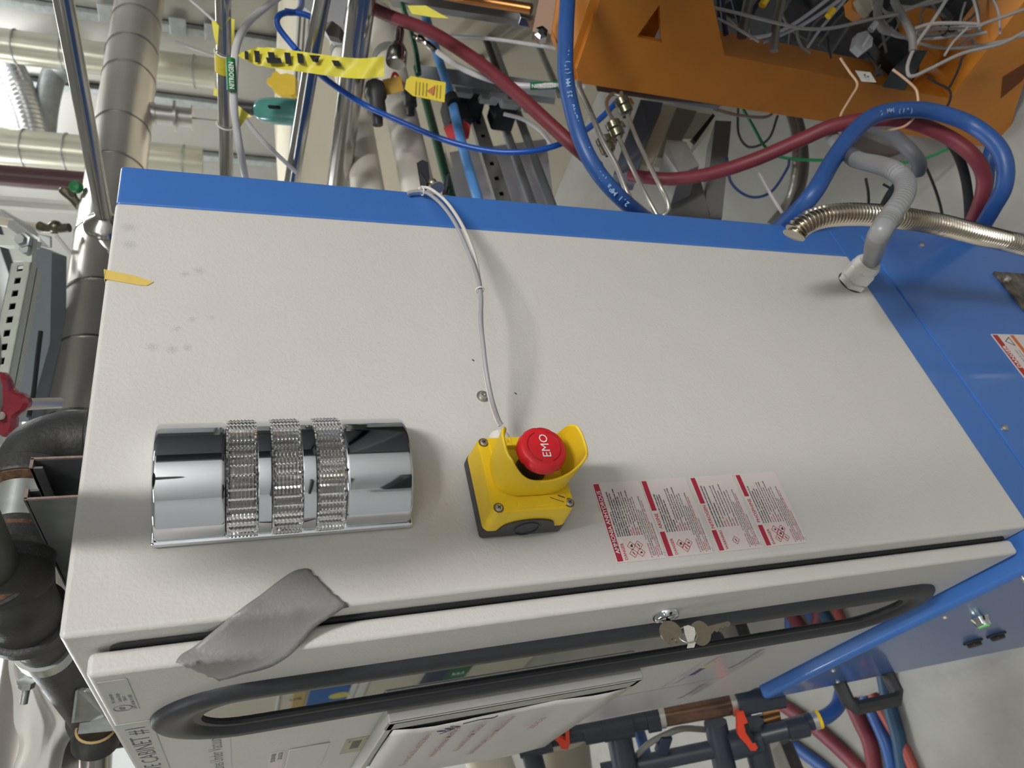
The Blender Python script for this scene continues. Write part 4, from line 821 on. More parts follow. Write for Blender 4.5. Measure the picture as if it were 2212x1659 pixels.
one('dark_valve_block', MB().obox(U(1085, 245, 1.85), X, Y, Z, .03, .035, .03, .008).tube([U(1060, 238, 1.8), U(1095, 222, 1.8)], .012, 10, smooth=False), DARK, 'dark valve body over the grey conduits', 'valve')
for (u, v), o_ in zip(((1000, 200), (1055, 215), (1075, 210), (1100, 225), (1150, 235)), ('topmost', 'second', 'middle', 'fourth', 'lowest')):
    one('pipe_clamp', MB().obox(U(u, v, 1.74), X, (0, 1, .3), Z, .012, .008, .022, .003), GALV, o_ + ' small galvanised pipe clamp along the grey channel', 'clamp', 'galvanised pipe clamps')
one('white_board', slab([(960, 330, 2.1), (1180, 300, 2.15), (1200, 470, 1.9), (960, 470, 1.9)], .02), mat('pale_board', (205, 204, 214), .5), 'pale board behind the grey conduits', 'board', sm=False)
one('wall_cabinet', slab([(880, 20, 2.3), (1010, 30, 2.3), (1010, 140, 2.25), (880, 135, 2.25)], .03), mat('taupe_panel', (184, 164, 152), .5), 'taupe panel behind the light blue pipe', 'panel', sm=False)
one('grey_drum', slab([(1080, 50, 2.5), (1190, 60, 2.5), (1190, 170, 2.45), (1080, 160, 2.45)], .05), mat('pale_lilac_grey', (182, 182, 190), .4), 'pale grey panel behind the red hose near the orange frame', 'panel', sm=False)
for a, lb in ((((900, 352), (912, 345), (924, 350), (930, 400), (908, 402)), 'dark hook plate behind the wing screw'), (((962, 380), (972, 372), (970, 420), (955, 420)), 'dark pointed plate right of the wing screw')):
    one('hook_plate', slab([(u, v, .99) for u, v in a], .003), RUBD, lb, 'plate', sm=False)
# ================================================================ orange machine frame (vertical post with flared ends)
OX = .95
og = thing('machine_post', (OX, .0, -.8), 'orange painted machine post with flared gusset ends and triangular cut-outs', 'machine frame')
def P2(y, z): return V((OX, y, z))
body = [(.037, .304), (.062, .29), (.062, -.80), (.002, -.80), (-.05, -.76), (-.19, -.66), (-.26, -.60), (-.26, -.55), (-.034, -.565), (-.0357, .0249), (-.1256, .104), (-.20, .13), (-.20, .318), (-.088, .309)]
HT = [(-.1, .199), (-.039, .215), (-.038, .162)]; HB = [(-.075, -.70), (-.1, -.62), (-.125, -.66)]
def plate_with_hole(outer, hole, x0, x1):
    """flat plate with one triangular opening, built as prisms around it"""
    b = bmesh.new(); n = len(outer)
    vo = [b.verts.new((x0, y, z)) for y, z in outer]; vh = [b.verts.new((x0, y, z)) for y, z in hole]
    es = [b.edges.new((vo[i], vo[(i + 1) % n])) for i in range(n)] + [b.edges.new((vh[i], vh[(i + 1) % 3])) for i in range(3)]
    r_ = bmesh.ops.triangle_fill(b, edges=es, use_beauty=True)
    ex = bmesh.ops.extrude_face_region(b, geom=b.faces[:]); bmesh.ops.translate(b, verts=[v for v in ex['geom'] if isinstance(v, bmesh.types.BMVert)], vec=(x1 - x0, 0, 0))
    m_ = MB(); m_.add(b); return m_
obj('front_plate', plate_with_hole(body, HT, OX, OX + .012), ORG, og, sm=False)
def wall(pts, x0, x1, t=.012):
    m_ = MB()
    for (a, c), (e, f) in zip(pts, pts[1:]):
        d = V((0, e - a, f - c)).normalized(); nn = V((0, -d.z, d.y)) * t
        p, q = V((x0, a, c)), V((x0, e, f)); m_.prism([p, q, q + nn, p + nn], (x1 - x0, 0, 0))
    return m_
obj('side_plate', wall([(-.26, -.55), (-.034, -.565), (-.0357, .0249), (-.1256, .104), (-.2, .13)], OX + .012, OX + .10, -.012), ORG, og, sm=False)
obj('rear_web', wall([(.062, .29), (.062, -.80)], OX + .012, OX + .10, -.012), ORG, og, sm=False)
obj('top_flange', wall([(-.20, .318), (-.088, .309), (.037, .304), (.062, .29)], OX + .012, OX + .16, .012), ORG, og, sm=False)
obj('cutout_shadow_box', MB().box((OX + .05, -.11, .15), (OX + .055, -.02, .225)), ORG, og, sm=False)
tb_ = MB(); tb_.prism([V((OX - .001, y, z)) for y, z in ((-.055, -.70), (-.10, -.655), (-.16, -.70), (-.10, -.715))], (.0008, 0, 0)); obj('cutout_shade_patch', tb_, mat('shaded_orange', (110, 58, 22), .6), og, sm=False)  # shade inside the lower opening, painted as a darker orange patch
one('grey_guard_rail', slab([(1287, 178, 1.37), (1540, 214, 1.43), (1566, 222, 1.44), (1548, 236, 1.44), (1290, 197, 1.37)], .03), mat('slate_grey_rail', (96, 98, 104), .5), 'slate grey flat rail under the orange post', 'rail', sm=False)
st_ = slab([(1848, 152, 1.36), (1880, 156, 1.37), (1893, 178, 1.38), (1862, 176, 1.37)], .001)
so = one('tie_mount', st_, WHT, 'small white adhesive tie mount with two holes on the orange post', 'tie mount', sm=False)
for u in (1868, 1875): obj('hole', MB().lathe([(.0001, 0), (.0018, 0), (.0018, .0004)], U(u, 162 + (u - 1868) * .5, 1.362), -R[2], 8), INK, so)
one('unseen_shade_block', MB().box((1.1, -1.7, .62), (2.3, -.36, 1.7), .03), DARK, 'tall dark machine body beyond the orange post', 'machine')  # out of view, added to darken the orange post and the floor
one('unseen_shade_block', MB().box((.73, -1.7, .14), (2.3, -.33, .60), .02), DARK, 'low dark machine deck carried by the orange post', 'machine')  # out-of-view blocker shaped to keep the key light off the post
one('unseen_shade_block', MB().box((1.1, -.3, .62), (2.3, .02, .66), .005), DARK, 'dark machine shelf above the orange post', 'machine')  # out-of-view slab added for more shade over the same area
# cable ties on the orange post
for pts_, m_, lb in (([(1815, 125), (1835, 155), (1852, 182), (1838, 210), (1820, 240), (1815, 252)], mat('clear_nylon', (196, 160, 130), .4), 'clear cable tie round the orange post, nearer the top'), ([(1928, 150), (1952, 168), (1976, 190), (1982, 205), (1984, 232)], MATS['clear_nylon'], 'pale cable tie from the orange post to the blue hose'), ([(1984, 238), (1976, 252), (1955, 272), (1925, 280), (1900, 279)], MATS['clear_nylon'], 'pale cable tie looped under the two hoses'), ([(2004, 168), (2025, 180), (2048, 192), (2054, 205), (2050, 222), (2044, 232)], RUBD, 'black cable tie curving down to the blue hose'), ([(2078, 125), (2070, 150), (2056, 180), (2048, 192)], RUBD, 'black cable tie rising to the cable bundle')):
    one('cable_tie', MB().tube([U(u, v, 1.30 if lb.startswith('black') or 'clear' in lb else 1.20) for u, v in pts_], .0021, 6, 5), m_, lb, 'cable tie')
one('cable_tie', MB().obox(U(1985, 236, 1.19), R[0], R[1], R[2], .008, .006, .004, .001), mat('aged_nylon', (206, 200, 160), .5), 'aged square head of the tie on the blue hose', 'cable tie')
one('cable_tie', MB().obox(U(1898, 158, 1.32), R[0], R[1], R[2], .006, .005, .004, .001).tube([U(1892, 160, 1.32), U(1902, 140, 1.31)], .002, 6, smooth=False), RUBD, 'black tie head beside the white tie mount', 'cable tie')
# ---------------------------------------------------------------- hoses
def hose(name, pts_, r, m_, lb, cat='hose', grp=None, n=16, k=8): return one(name, MB().tube([U(*p) for p in pts_], r, n, k), m_, lb, cat, grp)
hb_ = hose('rubber_hose', [(1228, -60, 1.12), (1226, 0, 1.1), (1222, 80, 1.09), (1222, 160, 1.08), (1234, 230, 1.07), (1256, 305, 1.06), (1290, 370, 1.06), (1345, 432, 1.08), (1420, 490, 1.17), (1520, 560, 1.3)], .0122, HBLUE, 'thick blue rubber hose with white print curving behind the column')
def on_curve(s_, pts_, size, m_, par, off, r):
    """letters laid one after another along a pixel curve on the hose"""
    C3 = catmull([U(*p) for p in pts_], 12); seg = [0]
    for a, b_ in zip(C3, C3[1:]): seg.append(seg[-1] + (b_ - a).length)
    L = seg[-1]; mb = MB(); n = len(s_)
    for i, ch in enumerate(s_):
        t = L * (i + .5) / n; k_ = max(j for j in range(len(seg)) if seg[j] <= t); k_ = min(k_, len(C3) - 2)
        p = C3[k_].lerp(C3[k_ + 1], (t - seg[k_]) / max(1e-9, seg[k_ + 1] - seg[k_])); ax = (C3[k_ + 1] - C3[k_]).normalized(); fw = (CAM - p).normalized(); fw = (fw - ax * fw.dot(ax)).normalized(); up = fw.cross(ax)
        text_mb([(ch, p + fw * (r + .0005) - up * size * .36 + up * off, ax, up, size, 'CENTER', .02, 1)], mb)
    return obj('printed_text', mb, m_, par, sm=False)
on_curve('2.1 MPa (300 PSI) MSHA IC-40', [(1355, 444, 1.07), (1312, 402, 1.065), (1275, 345, 1.06), (1248, 275, 1.065), (1236, 235, 1.07)], .0105, mat('hose_print', (150, 178, 214), .6), hb_, -.001, .0122)
on_curve('25 MM (1") 12TH W/C12/12', [(1232, 222, 1.07), (1224, 160, 1.08), (1223, 100, 1.09), (1225, 30, 1.1)], .0095, MATS['hose_print'], hb_, -.001, .0122)
hb2 = hose('rubber_hose', [(1560, 620, 1.25), (1660, 512, 1.24), (1700, 478, 1.12), (1755, 420, 1.06), (1800, 345, 1.1), (1840, 290, 1.13), (1885, 252, 1.16), (1940, 238, 1.18), (2010, 240, 1.2), (2090, 265, 1.2), (2145, 305, 1.18), (2170, 350, 1.17), (2168, 405, 1.18), (2142, 455, 1.22), (2118, 500, 1.28), (2100, 560, 1.35)], .0132, HBLUE, 'thick blue rubber hose arching over the lower end of the orange post')
on_curve('25 MM (1")', [(1878, 254, 1.16), (1915, 241, 1.17), (1960, 238, 1.18)], .0095, MATS['hose_print'], hb2, 0, .0132)
hose('red_hose', [(760, -10, 1.4), (800, 15, 1.38), (850, 38, 1.36), (920, 64, 1.33), (990, 105, 1.3), (1060, 155, 1.27), (1130, 215, 1.24), (1195, 275, 1.22), (1250, 325, 1.22), (1290, 360, 1.3)], .0118, HRED, 'thick red rubber hose slanting down to the blue hose')
hose('red_hose', [(1360, 378, 1.42), (1400, 384, 1.4), (1460, 386, 1.38), (1540, 374, 1.34), (1630, 345, 1.3), (1730, 302, 1.27), (1800, 272, 1.25), (1880, 258, 1.24), (1960, 262, 1.24), (2040, 292, 1.24), (2100, 335, 1.23), (2125, 380, 1.24), (2120, 430, 1.26), (2100, 480, 1.32), (2080, 540, 1.4)], .0125, HRED, 'red rubber hose with cut end arching under the blue hose by the orange post')
hose('black_hose', [(2030, 285, 1.4), (2062, 320, 1.36), (2082, 370, 1.35), (2092, 430, 1.36), (2094, 500, 1.4)], .0085, RUBD, 'black hose hanging beside the red hose arch')
hose('blue_hose_behind', [(2150, 300, 1.32), (2135, 350, 1.32), (2130, 400, 1.34), (2115, 460, 1.38), (2100, 520, 1.42)], .0125, HBLUE, 'second blue hose mostly hidden behind the arching one')
hose('black_cable', [(1995, 350, 1.55), (2015, 395, 1.55), (2030, 440, 1.55), (2040, 490, 1.55)], .003, RUBD, 'thin black cable hanging behind the corrugated conduit')
hose('black_cable', [(1870, 385, 1.6), (1876, 420, 1.6), (1876, 470, 1.6)], .003, RUBD, 'short dark cable near the grey conduit bend')
hose('strap_end', [(1935, 400, 1.2), (1918, 425, 1.2), (1900, 462, 1.22)], .006, RUBD, 'black strap end behind the grey conduit')
hose('strap_tie', [(1908, 398, 1.14), (1925, 408, 1.14), (1942, 425, 1.14)], .002, RUBD, 'black tie crossing the strap end', 'cable tie')
hose('grey_thick_conduit', [(1885, 272, 1.5), (1925, 290, 1.45), (1960, 320, 1.42), (1985, 352, 1.42), (1982, 372, 1.44)], .014, mat('dark_grey_conduit', (104, 106, 112), .5), 'dark grey conduit behind the blue hose arch', 'conduit')
hose('green_wire', [(1605, 235, 1.7), (1628, 275, 1.7), (1655, 320, 1.7), (1690, 340, 1.7), (1760, 346, 1.7), (1850, 345, 1.7), (1925, 352, 1.7), (1990, 345, 1.7), (2055, 318, 1.7)], .0036, mat('green_wire', (44, 146, 88), .45), 'thin green wire wandering over the floor', 'wire')
hose('flexible_metal_hose', [(1705, 245, 1.75), (1716, 285, 1.75), (1718, 340, 1.75), (1712, 400, 1.75), (1695, 445, 1.75), (1660, 490, 1.7)], .009, mat('grey_metal_hose', (150, 148, 142), .35, .6, bump=.9, bscale=260), 'grey metal-sheathed hose running down to the column', 'hose')
hose('grey_cable', [(1594, 232, 1.75), (1596, 290, 1.75), (1620, 318, 1.75), (1660, 300, 1.75), (1680, 250, 1.75)], .003, mat('dark_grey_wire', (96, 98, 102), .5), 'grey cable loop near the green wire', 'cable')
hose('blue_wire', [(1570, 340, 1.7), (1580, 395, 1.7), (1620, 425, 1.7), (1665, 415, 1.7), (1700, 365, 1.7), (1705, 345, 1.7)], .0032, mat('navy_wire', (34, 60, 112), .45), 'dark blue cable loop below the red hose', 'wire')
hose('white_strip', [(1640, 375, 1.65), (1665, 420, 1.6), (1690, 460, 1.58)], .0035, TUBEW, 'pale plastic strip crossing the metal hose', 'strip')
hose('grey_tray_edge', [(1712, 238, 1.9), (1728, 300, 1.9), (1730, 380, 1.88), (1700, 470, 1.8)], .018, mat('tray_grey', (120, 118, 114), .5), 'dull grey pipe beside the metal-sheathed hose', 'pipe')
# ---------------------------------------------------------------- thin steel tubes with fittings (between blue hose and orange post)
def tubes(name, pts_, r, lb, k=6): return one(name, MB().tube([U(*p) for p in pts_], r, 10, k), mat('dull_thin_steel', (170, 164, 156), .35, .65), lb, 'tube', 'thin steel gas tubes')
tubes('gas_tube', [(1251, 178, 1.2), (1254, 196, 1.19), (1275, 240, 1.18), (1300, 300, 1.17), (1330, 355, 1.16), (1352, 410, 1.15), (1368, 445, 1.15), (1380, 475, 1.16)], .0045, 'thicker steel gas tube just right of the blue hose')
tubes('gas_tube', [(1340, 208, 1.3), (1322, 204, 1.3), (1311, 218, 1.28), (1312, 235, 1.26), (1325, 262, 1.24)], .0036, 'short bent steel tube ending at the middle fitting')
tubes('gas_tube', [(1336, 296, 1.2), (1360, 350, 1.17), (1392, 415, 1.14), (1422, 470, 1.13)], .0036, 'slim steel tube dropping from the middle fitting')
tubes('gas_tube', [(1356, 250, 1.24), (1375, 298, 1.2), (1400, 350, 1.17), (1425, 400, 1.15), (1440, 430, 1.15), (1444, 452, 1.15), (1432, 466, 1.15), (1420, 466, 1.16)], .0036, 'slim steel tube with hooked end dropping from the upper fitting')
tubes('gas_tube', [(1342, 200, 1.3), (1345, 225, 1.28)], .0036, 'stub of steel tube entering the upper fitting')
tubes('gas_tube', [(1540, 235, 1.55), (1590, 248, 1.55), (1640, 254, 1.55), (1662, 250, 1.55), (1672, 240, 1.55)], .0034, 'bent dark steel tube under the orange post')
for (u, v, d), lb in (((1347, 228, 1.26), 'upper of three brass and steel fittings'), ((1328, 278, 1.22), 'middle of three brass and steel fittings'), ((1308, 312, 1.18), 'lowest of three brass and steel fittings')):
    c = U(u, v, d); ax = (U(u + 6, v + 14, d) - c).normalized(); sd = (U(u + 14, v - 4, d + .02) - c).normalized()
    t = thing('gas_fitting', c, lb, 'fitting')
    obj('hex_body', MB().lathe([(.009, -.014), (.013, -.012), (.013, -.002), (.011, 0), (.0125, .002), (.0125, .013), (.008, .016)], c, ax, 14), BRASS, t, ang=30)
    obj('side_nut', MB().lathe([(.010, .004), (.012, .008), (.012, .02), (.007, .022)], c, sd, 6), STEEL, t, ang=20)
    obj('dark_mount', MB().obox(c + R[2] * .02 + sd * .012, ax, sd, R[2], .013, .014, .012, .002), RUBD, t)
# machinery blocks on the floor under the orange frame
def fbox(name, pts_, th, m_, lb, cat='equipment'): return one(name, slab(pts_, th), m_, lb, cat, sm=False)
fbox('slate_panel', [(1384, 215, 1.75), (1432, 222, 1.75), (1402, 290, 1.65), (1378, 368, 1.55), (1325, 378, 1.6), (1340, 330, 1.65)], .05, mat('slate_blue', (84, 90, 104), .5), 'slate blue slanted panel behind the steel fittings', 'panel')
fbox('cream_channel', [(1432, 224, 1.8), (1462, 230, 1.8), (1418, 330, 1.66), (1402, 362, 1.62), (1368, 350, 1.62), (1380, 320, 1.66)], .04, CREAM, 'cream channel frame leaning beside the slate panel', 'frame')
fbox('grey_olive_panel', [(1462, 232, 1.85), (1505, 240, 1.85), (1450, 345, 1.75), (1418, 340, 1.75)], .03, mat('olive_grey', (138, 134, 118), .5), 'olive grey panel behind the cream channel', 'panel')
fbox('grey_bin', [(1440, 302, 1.6), (1482, 306, 1.6), (1510, 358, 1.55), (1468, 376, 1.5), (1436, 330, 1.55)], .08, mat('light_bin_grey', (148, 148, 146), .5), 'light grey sloping box under the red hose', 'box')
fbox('cream_box_side', [(1486, 240, 1.95), (1545, 248, 1.95), (1500, 300, 1.85), (1462, 300, 1.85)], .05, CREAM, 'cream box side beneath the orange post', 'box')
fbox('floor_rail', [(1440, 395, 1.7), (1515, 392, 1.7), (1545, 520, 1.5), (1440, 520, 1.5)], .06, mat('dull_grey_rail', (124, 124, 122), .5, .2), 'dull grey floor rail with bolts below the red hose', 'rail')
fbox('grey_motor', [(1545, 260, 1.8), (1580, 262, 1.8), (1560, 470, 1.6), (1520, 470, 1.6)], .08, mat('motor_grey', (112, 112, 110), .5), 'dark grey housing right of the floor rail', 'equipment')
fbox('white_cover', [(1810, 270, 1.9), (1880, 275, 1.85), (1950, 330, 1.8), (1910, 345, 1.8), (1850, 340, 1.85), (1815, 310, 1.9)], .06, mat('dusty_white', (178, 176, 172), .5, mott=.15, mscale=30), 'dusty white cover behind the blue hose arch', 'cover')
fbox('black_pen_tool', [(1495, 300, 1.7), (1540, 245, 1.75), (1545, 250, 1.75), (1504, 308, 1.7)], .01, RUBD, 'black bar tool leaning under the orange post', 'tool')
# ---------------------------------------------------------------- cable clutter top right
CG = mat('dim_grey_cable', (150, 146, 142), .5); CGW = mat('pale_cable', (178, 178, 184), .4)
cables = [
 ([(1535, 15), (1600, 30), (1680, 50), (1740, 62), (1800, 60), (1880, 42), (1945, 30)], .0042, CG, 'grey cable bowed across in front of the dark machine'),
 ([(1550, 40), (1580, 55), (1610, 72), (1640, 90)], .0036, CG, 'short grey cable beside the orange gusset'),
 ([(1620, 82), (1660, 76), (1710, 55), (1780, 5), (1800, -15)], .0050, CGW, 'pale flat cable rising to the top edge, upper strand'),
 ([(1648, 92), (1690, 74), (1740, 50), (1800, 10), (1830, -15)], .0050, CGW, 'pale flat cable rising to the top edge, lower strand'),
 ([(1745, 102), (1770, 66), (1800, 30), (1830, -5)], .0036, CGW, 'straight thin pale tube with yellow fitting'),
 ([(1722, 62), (1724, 85), (1735, 105), (1750, 115)], .0036, CG, 'grey cable curling behind the pale flat cables'),
 ([(2050, -10), (2015, 45), (1980, 95), (1962, 135), (1962, 160), (1975, 164), (2010, 148), (2080, 115), (2160, 95), (2230, 60)], .0045, CG, 'grey cable with sharp loop resting on the orange post'),
 ([(1895, -10), (1905, 20), (1925, 30), (1960, 20), (2000, 5), (2030, -5)], .0045, CG, 'grey cable loop at the top, left of the sharp loop'),
 ([(1880, -10), (1900, 45), (1930, 75), (1975, 82), (2040, 80), (2100, 60), (2212, 20), (2240, 8)], .0045, CG, 'long grey cable sweeping right across the dark machine'),
 ([(1920, -8), (1945, 14), (1990, 12), (2040, 0)], .0038, CG, 'short grey cable near the white chip'),
 ([(1890, 10), (1915, 55), (1950, 78), (1990, 95), (2050, 104), (2130, 96), (2200, 80), (2230, 70)], .0042, CG, 'grey cable under the long sweeping one'),
 ([(1850, 50), (1885, 42)], .004, CG, 'grey cable stub entering the plug'),
 ([(1975, 62), (2010, 52), (2060, 50), (2110, 52)], .0046, CG, 'uppermost cable of the tied bundle'),
 ([(1980, 70), (2020, 62), (2070, 60), (2120, 55)], .0046, CG, 'middle cable of the tied bundle'),
 ([(1985, 78), (2030, 74), (2090, 76), (2130, 70)], .0046, CG, 'lowest cable of the tied bundle'),
 ([(2100, -10), (2110, 25), (2115, 55), (2120, 70)], .0036, CG, 'grey cable hanging into the bundle from above'),
 ([(2140, -10), (2155, 20), (2160, 60), (2160, 75)], .003, CG, 'thin cable hanging at the far right'),
 ([(2085, 5), (2075, 40), (2070, 85)], .003, CG, 'thin dim cable beside the hanging one'),
 ([(1930, 0), (1955, 45), (1970, 80), (1972, 110)], .008, mat('thick_grey_cable', (118, 116, 114), .5), 'thick grey cable dropping behind the loops'),
 ([(1900, -5), (1896, 30), (1905, 60), (1925, 68)], .009, MATS['thick_grey_cable'], 'thickest grey cable bend at the plug'),
 ([(1690, -10), (1685, 20), (1676, 60), (1672, 110)], .010, mat('dull_metal_tube', (128, 120, 112), .4, .5), 'dull metal tube standing behind the pale cables'),
 ([(1620, -10), (1612, 30), (1602, 80)], .012, mat('braided_hose', (112, 110, 106), .4, .5, bump=1, bscale=200), 'braided metal hose behind the grey bowed cable'),
 ([(1560, -10), (1562, 30), (1568, 75)], .006, mat('navy_cable', (38, 44, 70), .5), 'dark navy cable next to the orange gusset'),
 ([(1580, -10), (1590, 30), (1600, 60)], .005, MATS['navy_cable'], 'second dark navy cable near the gusset'),
 ([(2040, 120), (2060, 90), (2090, 60)], .0032, CG, 'short cable slanting behind the sharp loop'),
 ([(1788, 80), (1790, 105), (1795, 125)], .003, RUBD, 'black wire hanging over the orange post edge'),
 ([(1870, 112), (1885, 130), (1895, 150)], .003, RUBD, 'black wire reaching down to the tie mount')]
for i, (pts_, r, m_, lb) in enumerate(cables):
    d0 = 1.30 + .02 * (i % 6); hose('cable', [(u, v, d0) for u, v in pts_], r * (.72 if r < .0055 else .85), m_, lb, 'cable', 'loose cables above the orange post', 10, 6)
for i in range(12):
    rr_ = random.Random(40 + i); u0 = 1600 + i * 50; pts_ = [(u0 + rr_.uniform(-30, 30), -15)]
    for v in (25, 60, 95 + rr_.uniform(0, 25)): pts_.append((pts_[-1][0] + rr_.uniform(-45, 45), v + rr_.uniform(-10, 10)))
    hose('cable', [(u, v, 1.47 + .02 * (i % 5)) for u, v in pts_], .0026, mat('dim_thin_cable', (112, 110, 108), .5), 'thin dim cable tangled in the dark behind the paler loops', 'cable', 'thin dim cables', 8, 5)
yf = one('yellow_fitting', MB().tube([U(1646, 12, 1.32), U(1656, -4, 1.32)], .007, 10, smooth=False), YEL, 'small yellow fitting at the top by the braided hose', 'fitting')
one('yellow_fitting', MB().tube([U(1788, 36, 1.31), U(1800, 20, 1.31)], .006, 10, smooth=False), YEL, 'small yellow fitting on the thin pale tube', 'fitting')
pg = thing('square_plug', U(1868, 88, 1.3), 'light grey square plug with striped face hanging near the orange post', 'plug')
obj('plug_body', slab([(1852, 72, 1.3), (1872, 66, 1.3), (1886, 82, 1.3), (1884, 100, 1.3), (1864, 114, 1.3), (1846, 98, 1.3)], .02), mat('plug_grey', (152, 152, 154), .4), pg, sm=False)
obj('plug_rib', slab([(1862, 98, 1.297), (1876, 74, 1.297), (1880, 78, 1.297), (1866, 102, 1.297)], .003), CGW, pg, sm=False)
obj('plug_tube', MB().tube([U(1880, 66, 1.3), (U(1892, 50, 1.3))], .006, 8, smooth=False), CGW, pg)
wb = slab([(1852, -5, 1.42), (1895, -5, 1.42), (1890, 15, 1.42), (1876, 32, 1.42), (1862, 15, 1.42)], .02); one('white_bracket', wb, mat('dim_cream', (176, 166, 146), .5), 'cream bracket with round hole at the top edge', 'bracket', sm=False)
one('orange_brace', slab([(1838, -5, 1.5), (1866, 10, 1.5), (1878, 34, 1.5), (1862, 36, 1.5), (1840, 20, 1.5)], .03), ORG, 'dull orange brace behind the cream bracket', 'brace', sm=False)
one('orange_brace', slab([(1950, 10, 1.62), (2020, 20, 1.62), (2060, 90, 1.6), (2030, 130, 1.55), (1985, 160, 1.5), (1990, 100, 1.55), (1960, 60, 1.6)], .03), ORG, 'shaded orange brace behind the tied bundle', 'brace', sm=False)
one('dark_block', slab([(1870, 70, 1.55), (1960, 78, 1.5), (1975, 112, 1.48), (1940, 150, 1.5), (1900, 110, 1.5)], .05), DARK, 'dark block behind the square plug', 'equipment', sm=False)
one('dark_ramp', slab([(1968, 110, 1.45), (2005, 108, 1.45), (1975, 160, 1.42), (1925, 152, 1.42)], .04), mat('charcoal_part', (62, 66, 66), .6), 'charcoal slanted block beside the sharp cable loop', 'equipment', sm=False)
ring(U(2040, 58, 1.33), R[0], .014, .002, RUBD, 'black tie round the cable bundle', 'cable tie')
dm_ = thing('dark_shade_backing', V((1.9, .2, -.8)), 'dark machine base in the shade behind the loose cables', 'machine')  # dark slab put where the space behind is only in shade
obj('shade_slab', slab([(1545, -60, 1.95), (2300, -60, 1.75), (2300, 30, 1.7), (2120, 70, 1.7), (1900, 60, 1.75), (1720, 40, 1.85), (1550, 40, 1.95)], .2), DARK, dm_, sm=False)
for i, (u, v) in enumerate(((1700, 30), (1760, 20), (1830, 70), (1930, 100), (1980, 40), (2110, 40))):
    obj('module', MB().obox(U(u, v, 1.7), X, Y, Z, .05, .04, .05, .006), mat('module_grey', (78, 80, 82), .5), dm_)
# ================================================================ black iron piping on top of the enclosure
def h75(u, v, z=1.075): return hit(u, v, 'Z', z)
rI = .0242
ip = thing('iron_piping', (.25, .156, 1.0), 'black iron pipe run with elbow and tee resting over the enclosure top', 'pipe')
a = h75(68, 1005); e0 = V((.262, a.y, 1.0))
zc = 1.075
obj('stub_collar', MB().lathe([(.030, .0), (.0345, .002), (.0345, .014), (.030, .017)], V((.262, a.y, 1.012)), Z, 32), IRON, ip)
obj('elbow', MB().tube([V((.262, a.y, 1.0)), V((.262, a.y, 1.03)), V((.262, a.y, 1.05)), V((.2535, a.y, 1.068)), V((.238, a.y, zc)), V((.212, a.y, zc))], .031, 28, 6), IRON, ip)
obj('elbow_collar', MB().lathe([(.031, -.004), (.0365, 0), (.0375, .014), (.036, .017), (.028, .0175)], V((.228, a.y, zc)), -X, 32), IRON, ip)
obj('rusty_thread', MB().lathe([(.0345, 0), (.034, .0012), (.026, .004), (.0248, .006)], V((.2108, a.y, zc)), -X, 32), RUST, ip)
obj('pipe', MB().tube([V((.212, a.y, zc)), V((.15, a.y, zc))], rI, 28, smooth=False), IRON, ip)
tx = .118
obj('tee_collar', MB().lathe([(.028, 0), (.031, .003), (.031, .012), (.036, .014), (.0365, .026), (.031, .032)], V((.168, a.y, zc)), -X, 32), IRON, ip)
obj('thread_sealant', band(MB(), V((.158, a.y, zc)), X, .0305, .004, .0012, 28), RUST, ip)
obj('tee_body', MB().tube([V((.150, a.y, zc)), V((.130, a.y, zc)), V((tx, a.y + .006, zc)), V((tx - .012, a.y + .02, zc)), V((tx - .014, a.y + .045, zc)), V((tx - .014, a.y + .075, zc))], .0325, 28, 6).sphere(V((tx, a.y, zc)), .0335, 24), IRON, ip)
obj('tee_end_collar', MB().lathe([(.0325, 0), (.038, .003), (.038, .016), (.031, .018)], V((tx - .014, a.y + .062, zc)), Y, 32), IRON, ip)
obj('long_pipe', MB().tube([V((tx - .014, a.y + .07, zc)), V((tx - .014, .74, zc))], rI * 1.02, 28, smooth=False), IRON, ip)
c0 = V((tx, a.y - .022, zc + .012)); ca_ = (U(-140, 1010, .45) - c0).normalized()
obj('branch_collar', MB().lathe([(.034, -.03), (.036, 0), (.036, .004), (.0315, .004)], c0, ca_, 32), IRON, ip)
obj('branch_thread', MB().lathe([(.0325, .0045), (.029, .001), (.0235, .0045)], c0, ca_, 32), RUST, ip)
obj('branch_pipe', MB().tube([c0 - ca_ * .01, c0 + ca_ * .85], .0225, 28, smooth=False), mat('greasy_iron', (72, 74, 68), .42, .3, mott=.2, mscale=40), ip)
obj('shadow_widening_body', MB().lathe([(.03, .31), (.045, .33), (.045, .37), (.05, .38), (.05, .44), (.045, .45), (.045, .49), (.03, .51)], c0, ca_, 24), IRON, ip)  # unseen thick body added here to widen the pipe's cast shadow
obj('far_elbow', MB().tube([V((tx - .014, .62, zc - .0)), V((tx - .014, .66, zc)), V((tx - .014, .68, zc - .012)), V((tx - .014, .685, zc - .05))], .031, 24, 5), IRON, ip)
zc_ = thing('pipe_clamp', V((.19, a.y, 1.02)), 'bright zinc saddle clamp round the iron pipe', 'clamp')
obj('saddle', MB().lathe([(rI + .0006, -.019), (rI + .0026, -.019), (rI + .0026, .019), (rI + .0006, .019)], V((.186, a.y, zc)), X, 32), ZINC, zc_)
obj('clamp_plate', MB().box((.168, a.y - .004, 1.014), (.204, a.y - .001, zc - .006), .0005), ZINC, zc_, sm=False)
sc_ = thing('strut_channel', V((.158, .1, 1.0)), 'short cut piece of dark strut channel standing on the enclosure top', 'strut')
CH = mat('dark_galvanised', (128, 132, 132), .38, .5, mott=.2, mscale=50); CUT = mat('rusty_cut_edge', (148, 130, 120), .6, .3, mott=.3, mscale=200)
